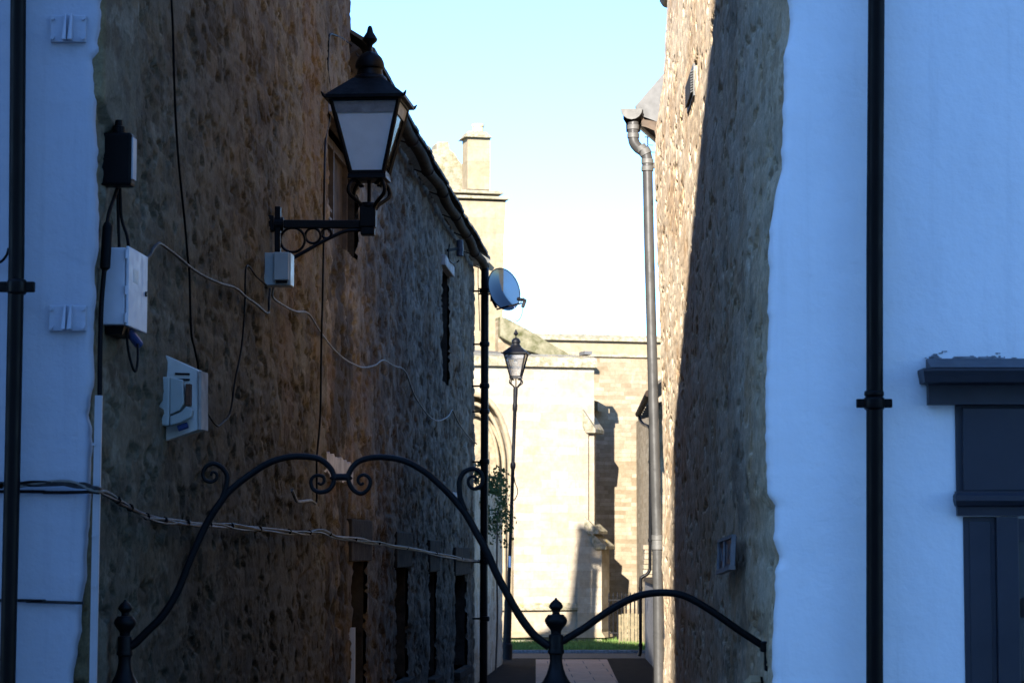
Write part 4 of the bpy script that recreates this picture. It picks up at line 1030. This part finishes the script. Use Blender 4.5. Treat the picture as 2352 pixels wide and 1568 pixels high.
# grey cabinet
t = thing('electrical_cabinet', 'tall pale grey metal cabinet with hinged door on the left wall below the black box', 'electrical box', left(250, 745))
mb = MB(); y0,zb2,zt2 = lbox(mb, 236, 568, 745, .100, .40, -.02); obj('body', mb, M['box_grey'], t, bevel=.006)
mb = MB(); mb.hexa([(f(y0,.102),y0-.004,zb2-.006),(f(y0,.116),y0-.004,zb2-.006),(f(y0+.42,.116),y0+.42,zb2-.006),(f(y0+.42,.102),y0+.42,zb2-.006),(f(y0,.102),y0-.004,zt2+.006),(f(y0,.116),y0-.004,zt2+.006),(f(y0+.42,.116),y0+.42,zt2+.006),(f(y0+.42,.102),y0+.42,zt2+.006)]); dr = obj('door', mb, M['box_grey'], t, bevel=.005)
mb = MB()
for zz in (zt2-.03, (zt2+zb2)/2-.02, zb2+.03): mb.tube([(f(y0,.104),y0-.006,zz-.02),(f(y0,.104),y0-.006,zz+.02)], .007, 8)
obj('hinge', mb, M['box_grey'], dr)
obj('lock', MB().tube([(f(y0+.37,.114),y0+.37,(zt2+zb2)/2),(f(y0+.37,.124),y0+.37,(zt2+zb2)/2)], .012, 12), M['box_black'], dr)
obj('rating_label', MB().hexa([(f(y0+.1,.115),y0+.1,zb2+.2),(f(y0+.1,.1172),y0+.1,zb2+.2),(f(y0+.2,.1172),y0+.2,zb2+.2),(f(y0+.2,.115),y0+.2,zb2+.2),(f(y0+.1,.115),y0+.1,zb2+.26),(f(y0+.1,.1172),y0+.1,zb2+.26),(f(y0+.2,.1172),y0+.2,zb2+.26),(f(y0+.2,.115),y0+.2,zb2+.26)]), M['box_white'], dr)
c = at(318,790,11.55); mb = MB().tube([c+Vector((-.035,-.12,.06)), c+Vector((0,0,0))], .022, 12); obj('cable_plug', mb, M['blue_plug'], t)
mb = MB().tube(spline([at(291,752,11.35),at(294,800,11.35),at(305,845,11.35),at(313,850,11.38),at(317,820,11.42),at(316,790,11.45)],6), .006, 6); obj('loop_cable', mb, M['cable_black'], t)
mb = MB().hexa([(f(y0,.01),y0+.05,zb2-.04),(f(y0,.08),y0+.05,zb2-.04),(f(y0,.08)+.01,y0+.3,zb2-.04),(f(y0,.01)+.01,y0+.3,zb2-.04),(f(y0,.01),y0+.05,zb2),(f(y0,.09),y0+.05,zb2),(f(y0,.09)+.01,y0+.3,zb2),(f(y0,.01)+.01,y0+.3,zb2)]); obj('gland_tray', mb, M['box_black'], t)
# black sleeve and feed cables
t = thing('cable_sleeve', 'fat black cable sleeve between black junction box and white conduit on the left wall', 'cable', left(240, 620))
YS = 11.12
obj('sleeve', MB().tube([P3(246,510,YS),P3(247,520,YS),P3(241,615,YS),P3(240,622,YS)], [.012,.023,.023,.010], 14), M['cable_black'], t, smooth=True)
obj('cable', MB().tube(spline([P3(270,432,YS+.2),P3(262,455,YS+.15),P3(250,490,YS+.05),P3(246,515,YS)],6), .009, 8), M['cable_black'], t)
obj('feed', MB().tube(spline([P3(240,615,YS),P3(233,700,YS-.02),P3(230,800,YS-.08),P3(229,912,YS-.1)],6), .011, 8), M['cable_black'], t)
mb = MB().tube(spline([P3(271,432,11.4),P3(271,480,11.4),P3(274,572,11.36)],6), .007, 8)
tag(obj('cable', mb, M['cable_black']), 'straight short black cable dropping from the black junction box to the cabinet top', 'cable')
mb = MB().tube(spline([P3(276,432,11.4),P3(279,500,11.4),P3(291,540,11.38),P3(296,572,11.36)],6), .007, 8)
tag(obj('cable', mb, M['cable_black']), 'short black cable curving right from the black junction box to the cabinet hinge', 'cable')
cd_ = [at(227,908,10.97), at(222,1150,10.97), at(217,1400,10.97), at(214,1568,10.97), at(208,2230,10.97)]
mb = MB()
for a, b in zip(cd_[:-1], cd_[1:]): mb.bar(a, b, .031, .02, (0,-1,0))
cn_ = thing('conduit', 'white square cable conduit running down the stone corner of the left wall', 'conduit', (cd_[0].x, 10.97, 0))
obj('trunking', mb, M['conduit'], cn_)
for py in (1020, 1230, 1345):
    c = at(215.5, py, 10.96); obj('clip', MB().obox(c, (.008,0,0),(0,.006,0),(0,0,.006)), M['conduit'], cn_)
# hooded white box with socket
t = thing('hooded_socket', 'off-white hooded box with a grey weatherproof socket on the left wall', 'socket', left(381, 1000))
YB = 12.72
q8 = [P3(381,1012,YB),P3(455,986,YB),P3(455,986,YB)+Vector((.015,.14,0)),P3(381,1012,YB)+Vector((-.03,.14,0)),P3(381,815,YB),P3(455,850,YB),P3(455,850,YB)+Vector((.015,.14,0)),P3(381,815,YB)+Vector((-.03,.14,0))]
obj('hood', MB().hexa(q8), M['box_white'], t, bevel=.004)
a, b = P3(456,852,YB-.01), P3(456,986,YB-.01)
obj('edge_strip', MB().hexa([b,b+Vector((.014,0,0)),b+Vector((.03,.15,0)),b+Vector((.016,.15,0)),a,a+Vector((.014,0,0)),a+Vector((.03,.15,0)),a+Vector((.016,.15,0))]), M['lintel_pale'], t)
mb = MB(); 
for py in (858, 871): mb.bar(P3(402,py,YB-.004), P3(436,py+1,YB-.004), .01, .007, (0,-1,0))
obj('slot', mb, M['box_black'], t)
YK = YB-.09
obj('socket_box', MB().box(P3(363,900,YK).x, P3(389,900,YK).x, YK, YB, P3(370,977,YK).z, P3(370,865,YK).z), M['box_green'], t, bevel=.008)
obj('socket_lid', MB().prism([P3(390,865,YK+.01),P3(420,872,YK+.01),P3(422,925,YK+.01),P3(412,942,YK+.01),P3(390,952,YK+.01)], (0,.08,0)), M['box_green'], t, bevel=.006)
obj('lower_flap', MB().prism([P3(390,956,YK),P3(414,946,YK),P3(428,932,YK),P3(442,940,YK),P3(440,957,YK),P3(415,970,YK),P3(390,977,YK)], (0,.08,0)), M['box_green'], t, bevel=.006)
obj('indicator', MB().box(P3(424,900,YK).x, P3(436,900,YK).x, YK+.03, YB, P3(424,930,YK).z, P3(424,880,YK).z), M['rust'], t, bevel=.003)
c = P3(418,980,YB-.05); obj('plug', MB().tube([c+Vector((-.02,0,-.008)), c+Vector((.03,0,.01))], .016, 12), M['blue_plug'], t)
# small grey box under the lantern
t = thing('junction_box', 'small square grey junction box under the wall lantern bracket', 'electrical box', left(610, 657))
mb = MB(); y0,zb2,zt2 = lbox(mb, 608, 580, 655, .165, .15, -.02); obj('body', mb, M['box_green'], t, bevel=.006)
sx1 = f(y0,.155); mb = MB().box(f(y0,.06), sx1, y0-.03, y0, zb2+.03, zt2-.0); obj('lid', mb, M['box_green'], t, bevel=.006)
mb = MB().box(f(y0,.075), f(y0,.145), y0-.035, y0-.01, zb2+.012, zb2+.026); obj('label_slot', mb, M['box_black'], t)

# cables along the left wall
def cable(name, pts, r, mat, label, cat='cable', off=.035, n=6, wig=0):
    P = [left(px, py, off + (0 if px < 745 else .0)) for px, py in pts]
    for i in range(1, len(P)-1):
        if pts[i-1][0] < 745 <= pts[i][0]: P[i].x += .0
    Q = spline(P, n)
    if wig: Q = [q_+Vector((random.gauss(0,wig),0,random.gauss(0,wig))) for q_ in Q]
    return tag(obj(name, MB().tube(Q, r, 6), M[mat]), label, cat)
cable('cable', [(394,-80),(394,0),(397.5,75),(401,210),(409,356),(424,506),(431,588),(435,627),(439,758),(447,800),(454,835),(456,860)], .006, 'cable_black', 'thin black cable hanging from the wall top to the hooded socket')
cable('cable', [(334,596),(345,585),(352.5,571),(366,559.5),(385,571),(409,589.5),(450,623),(502.5,649.5),(540,661),(565,682),(588,698),(615,719),(618,690),(620,662)], .0085, 'cable_dark', 'dark cable sagging from the tall cabinet to the small box under the lantern')
cable('cable', [(612,655),(590,636),(566,612),(562.5,702),(555,796),(540,874.5),(529,946),(514,968),(499,977.6),(480,953),(466,922)], .006, 'cable_black', 'thin black cable looping down from the small junction box to the hooded socket')
cable('cable', [(628,662),(627,683.5),(652.5,702),(679,715),(708,720),(731,755),(761,796),(791,824),(821,840),(840,843.6),(862.5,838),(880,827),(905,840),(930,852),(952.5,908.5),(982.5,952),(1005,966),(1027.5,957),(1039,940)], .0075, 'cable_grey', 'pale grey wire swagging in loops from the small junction box along the cottage')
cable('cable', [(1039,940),(1054,972),(1076,1002),(1095,1019)], .009, 'cable_dark', 'dark tail of wire dropping to the cottage far corner')
cable('cable', [(821,116),(791,92),(772.5,82.5),(757,81),(754,112.5),(753,161),(759,214),(757,270),(748,319),(744.9,412.5),(744,510),(743,571),(741,683.5),(738,796),(736,946),(729,1036),(727.5,1055),(727.5,1145),(724,1156)], .008, 'cable_black', 'black cable running straight down the wall joint behind the lantern', off=.06)
cable('cable', [(724,1156),(712.5,1149),(686,1152),(679,1145),(670.5,1124.7)], .011, 'cable_grey', 'pale bent cable end hooked left at the bottom of the wall joint', off=.06)
# twisted bundle
path = [(240,1130),(270,1147.5),(290,1160),(330,1181),(345,1188),(390,1196),(430,1200),(470,1203),(515,1206),(551,1209),(611,1216),(664,1220),(701,1223),(740,1219.5),(776,1233),(829,1239),(870,1247),(922.5,1256),(971,1264.6),(1031,1276.5),(1069,1284),(1099,1287)]
t = thing('cable_bundle', 'thick bundle of cables crossing the painted wall and running along the left alley wall', 'cable', left(551,1209,.04))
A = [P3(-1900,1118,10.93),P3(-900,1114,10.93),P3(-80,1114,10.93),P3(0,1113,10.93),P3(45,1112,10.93),P3(85,1109.5,10.93),P3(140,1108,10.93),P3(180,1112,10.92),P3(206,1118,10.91),P3(225,1124,10.9)]
for s_ in range(4):
    Q = spline(A + [left(px,py,.05) for px,py in path], 8); m_ = len(Q); T_ = []
    for i, v in enumerate(Q):
        fr = i/m_; amp = .007+.006*fr; sag = .012*abs(math.sin(i*.19+s_*1.3))*fr*(1 if s_ in (1,3) else .3)
        T_.append(v + Vector((math.sin(i*.21+s_*1.9)*amp*.6, 0, math.cos(i*.17+s_*2.1)*amp - sag)))
    obj('strand', MB().tube(T_, .0068, 6), M['cable_dark' if s_ != 2 else 'cable_grey'], t)
mb = MB()
Q = spline([left(px,py,.05) for px,py in path], 4)
for i in range(4, len(Q), 5): obj('cable_tie', MB().tube([Q[i]+Vector((0,-.008,0)), Q[i]+Vector((0,.008,0))], .018, 8), M['cable_black'], t)
mb = MB().tube(spline([P3(-1900,1130,10.95),P3(-600,1128,10.95),P3(40,1128,10.95),P3(100,1130,10.95),P3(170,1130,10.95),P3(205,1129,10.93),P3(228,1131,10.92)],6), .007, 6)
tag(obj('cable', mb, M['cable_black']), 'single black cable on the pale wall just under the thick cable bundle', 'cable')
mb = MB().tube(spline([P3(-900,1372,10.955),P3(30,1378,10.955),P3(60,1380,10.955),P3(130,1382,10.955),P3(192,1384,10.955)],6), .0065, 6)
tag(obj('cable', mb, M['cable_dark']), 'lone horizontal cable low on the pale wall beside the left gate post', 'cable')
mb = MB().tube(spline([P3(-30,610,10.94),P3(0,602,10.94),P3(14,588,10.94),P3(20,570,10.94)],6), .006, 6)
tag(obj('cable', mb, M['cable_black']), 'short black wire curling behind the far left drainpipe above its collar', 'cable')

# floodlight sensor under the cottage eaves
t = thing('security_light', 'small dark security light under the cottage gutter near its far corner', 'light', left(1050, 590))
c = left(1056, 570, .16); obj('lamp_head', MB().lathe([(.035,-.10),(.042,-.095),(.042,-.03),(.046,-.028),(.046,.0),(.042,.002),(.042,.09),(.03,.1)], c, 14), M['box_grey'] if False else M['shop_paint'], t, smooth=True)
a = left(1028, 575, .03); obj('mount_arm', MB().bar(a, c, .03, .035), M['iron'], t)
obj('lead', MB().tube(spline([left(1032,562,.05),left(1030,590,.05),left(1036,602,.06),left(1047,604,.08),left(1054,598,.12)],5), .009, 6), M['cable_black'], t)

# ------------------------------------------------------------------ satellite dish
YD = 35.0
ds = thing('satellite_dish', 'clear tinted satellite dish fixed to the cottage corner below the gutter', 'satellite dish', P3(1158,664,YD))
cc = P3(1158,664,YD); nrm = Vector((.64,-.74,.22)).normalized(); ux = Vector((0,0,1)).cross(nrm).normalized(); uy = nrm.cross(ux)
ra, rb = .285, .305
mb = MB(); mbr = MB(); RN, AN = 7, 40
def dish(r, a, back=0): 
    return cc + ux*(ra*r*math.cos(a)) + uy*(rb*r*math.sin(a)) + nrm*(.055*(r*r-1)-back)
for i in range(RN+1):
    for k in range(AN): mb.v.append(tuple(dish(i/RN if i else .001, 2*math.pi*k/AN)))
for i in range(RN):
    for k in range(AN): k2 = (k+1) % AN; mb.f.append((i*AN+k, i*AN+k2, (i+1)*AN+k2, (i+1)*AN+k))
obj('reflector', mb, M['dish_glass'], ds, smooth='all')
obj('rim', MB().tube([dish(1, 2*math.pi*k/48) for k in range(49)], .0075, 8, False), M['iron'], ds)
lnb = P3(1200,692,YD-.28)
obj('feed_arm', MB().bar(P3(1141,710,YD-.04), P3(1198,696,YD-.27), .022, .022), M['iron'], ds)
mb = MB().tube([P3(1189,686,YD-.24), P3(1199,689,YD-.28)], .026, 12); mb.tube([P3(1199,686,YD-.28),P3(1208,692,YD-.28)], .024, 12); mb.bar(P3(1206,690,YD-.28), P3(1200,706,YD-.28), .042, .05)
obj('receiver', mb, M['iron'], ds, bevel=.006)
obj('cable', MB().tube(spline([P3(1200,706,YD-.28),P3(1199,720,YD-.28),P3(1194,732,YD-.26),P3(1187,737,YD-.24),P3(1182,729,YD-.22),P3(1184,712,YD-.2),P3(1180,703,YD-.18)],5), .0055, 6), M['blue_plug'], ds)
mb = MB().bar(P3(1099,663,YD+.15), P3(1128,665,YD+.05), .03, .02); mb.bar(P3(1099,675,YD+.15), P3(1128,676,YD+.05), .03, .02); mb.obox(P3(1131,672,YD+.08), (.03,0,0),(0,.03,0),(0,0,.12)); mb.tube([P3(1131,688,YD+.05),P3(1140,706,YD)], .02, 8)
obj('mount', mb, M['iron'], ds)
mb = MB().tube(spline([P3(1099,590,35.7),P3(1098,640,35.72),P3(1100,700,35.72),P3(1102,760,35.7)],5), .006, 6)
tag(obj('cable', mb, M['cable_black']), 'thin wire hanging in the bright gap between cottage corner and its black pipe', 'cable')

# ------------------------------------------------------------------ fittings on the right wall
t = thing('air_vent', 'small louvred air vent high in the sunlit part of the right wall', 'vent', right(1588, 205))
a = right(1581, 205); b = right(1596, 205); zt2 = right(1588,180).z; zb2 = right(1588,232).z
def rp(y, o, z): return Vector((1.037-o+RK*y, y, z))
y0, y1 = b.y, a.y
mb = MB()
for q0, q1, z0, z1 in ((y0,y0+.05,zb2,zt2),(y1-.05,y1,zb2,zt2),(y0,y1,zb2-.03,zb2),(y0,y1,zt2,zt2+.03)):
    mb.hexa([rp(q0,-.02,z0),rp(q1,-.02,z0),rp(q1,.010,z0),rp(q0,.010,z0),rp(q0,-.02,z1),rp(q1,-.02,z1),rp(q1,.010,z1),rp(q0,.010,z1)])
obj('frame', mb, M['pipe_pale'], t)
obj('back', MB().hexa([rp(y0,-.02,zb2),rp(y1,-.02,zb2),rp(y1,.003,zb2),rp(y0,.003,zb2),rp(y0,-.02,zt2),rp(y1,-.02,zt2),rp(y1,.003,zt2),rp(y0,.003,zt2)]), M['dark_void'], t)
mb = MB()
for k in range(9):
    z = zb2+(zt2-zb2)*(k+.5)/9; mb.hexa([rp(y0+.05,.006,z),rp(y1-.05,.006,z),rp(y1-.05,.026,z-.012),rp(y0+.05,.026,z-.012),rp(y0+.05,.006,z+.006),rp(y1-.05,.006,z+.006),rp(y1-.05,.026,z-.004),rp(y0+.05,.026,z-.004)])
obj('slat', mb, M['lead'], t)
t = thing('framed_sign', 'small dark blue framed sign hung slightly askew on the right rubble wall', 'sign', right(1688, 1290))
ya, yb = 13.62, 12.60
c4 = [P3(1670,1312,ya),P3(1703,1299,yb),P3(1706,1230,yb),P3(1672,1243,ya)]
nn = (c4[1]-c4[0]).cross(c4[3]-c4[0]).normalized()
if nn.x > 0: nn = -nn
c4 = [v+Vector((-.045,0,0)) for v in c4]
obj('panel', MB().prism(c4, -nn*.015), M['sign_blue'], t)
mb = MB(); up = nn
for i in range(4): mb.bar(c4[i], c4[(i+1)%4], .016, .022, nn)
m0, m1 = c4[0].lerp(c4[1], .42), c4[3].lerp(c4[2], .42); mb.bar(m0, m1, .012, .018, nn)
mb.bar(c4[0]+Vector((0,0,-.006)), c4[1]+Vector((0,0,-.006)), .022, .03, nn)
obj('frame', mb, M['sign_frame'], t)
mb = MB()
for u0, v0, u1, v1 in ((.12,.28,.14,.75),(.26,.3,.24,.72),(.62,.22,.62,.78),(.74,.3,.86,.72),(.86,.25,.86,.78)):
    mb = MB(); f0 = c4[0].lerp(c4[1],u0).lerp(c4[3].lerp(c4[2],u0),v0); f1 = c4[0].lerp(c4[1],u1).lerp(c4[3].lerp(c4[2],u1),v1); mb.bar(f0+nn*.004, f1+nn*.004, .007, .003, nn); obj('stroke', mb, M['sign_frame'], t)
mb = MB().bar(at(1735,1558,11.5), at(1668,1628,11.9), .05, .035); 
t = thing('leaning_timber', 'sawn pale timber end leaning at the foot of the right wall, in the lower corner', 'timber', at(1700,1600,11.7))
obj('plank', mb, M['wood_pale'], t, bevel=.003)
obj('strap', MB().bar(at(1746,1562,11.52), at(1690,1634,11.85), .03, .04), M['iron'], t)

# ------------------------------------------------------------------ the houses across the street, behind the camera
def terrace(name, label, x0, x1, h):
    t = thing(name, label, 'house', ((x0+x1)/2, -8, 0))
    obj('wall', MB().box(x0, x1, -12, -4, 0, h-.3), M['box_white'], t)
    obj('parapet', MB().box(x0, x1, -12.1, -4.0+.02, h-.3, h), M['church_plain'], t)
    x = x0+1.2
    while x+1.1 < x1:
        for z in (1.0, 4.4, 7.8):
            wn = obj('window', MB().box(x, x+1.1, -3.99, -3.95, z, z+1.7), M['frame_white'], t)
            obj('glass_pane', MB().box(x+.08, x+1.02, -3.96, -3.94, z+.08, z+1.62), M['glass'], wn)
        x += 3.0
terrace('terrace_house', 'tall brick terrace across the street, behind the viewer on the right', -4.65, 16, 14.37)
terrace('terrace_house', 'lower brick terrace across the street, behind the viewer on the left', -26, -4.65, 12.3)
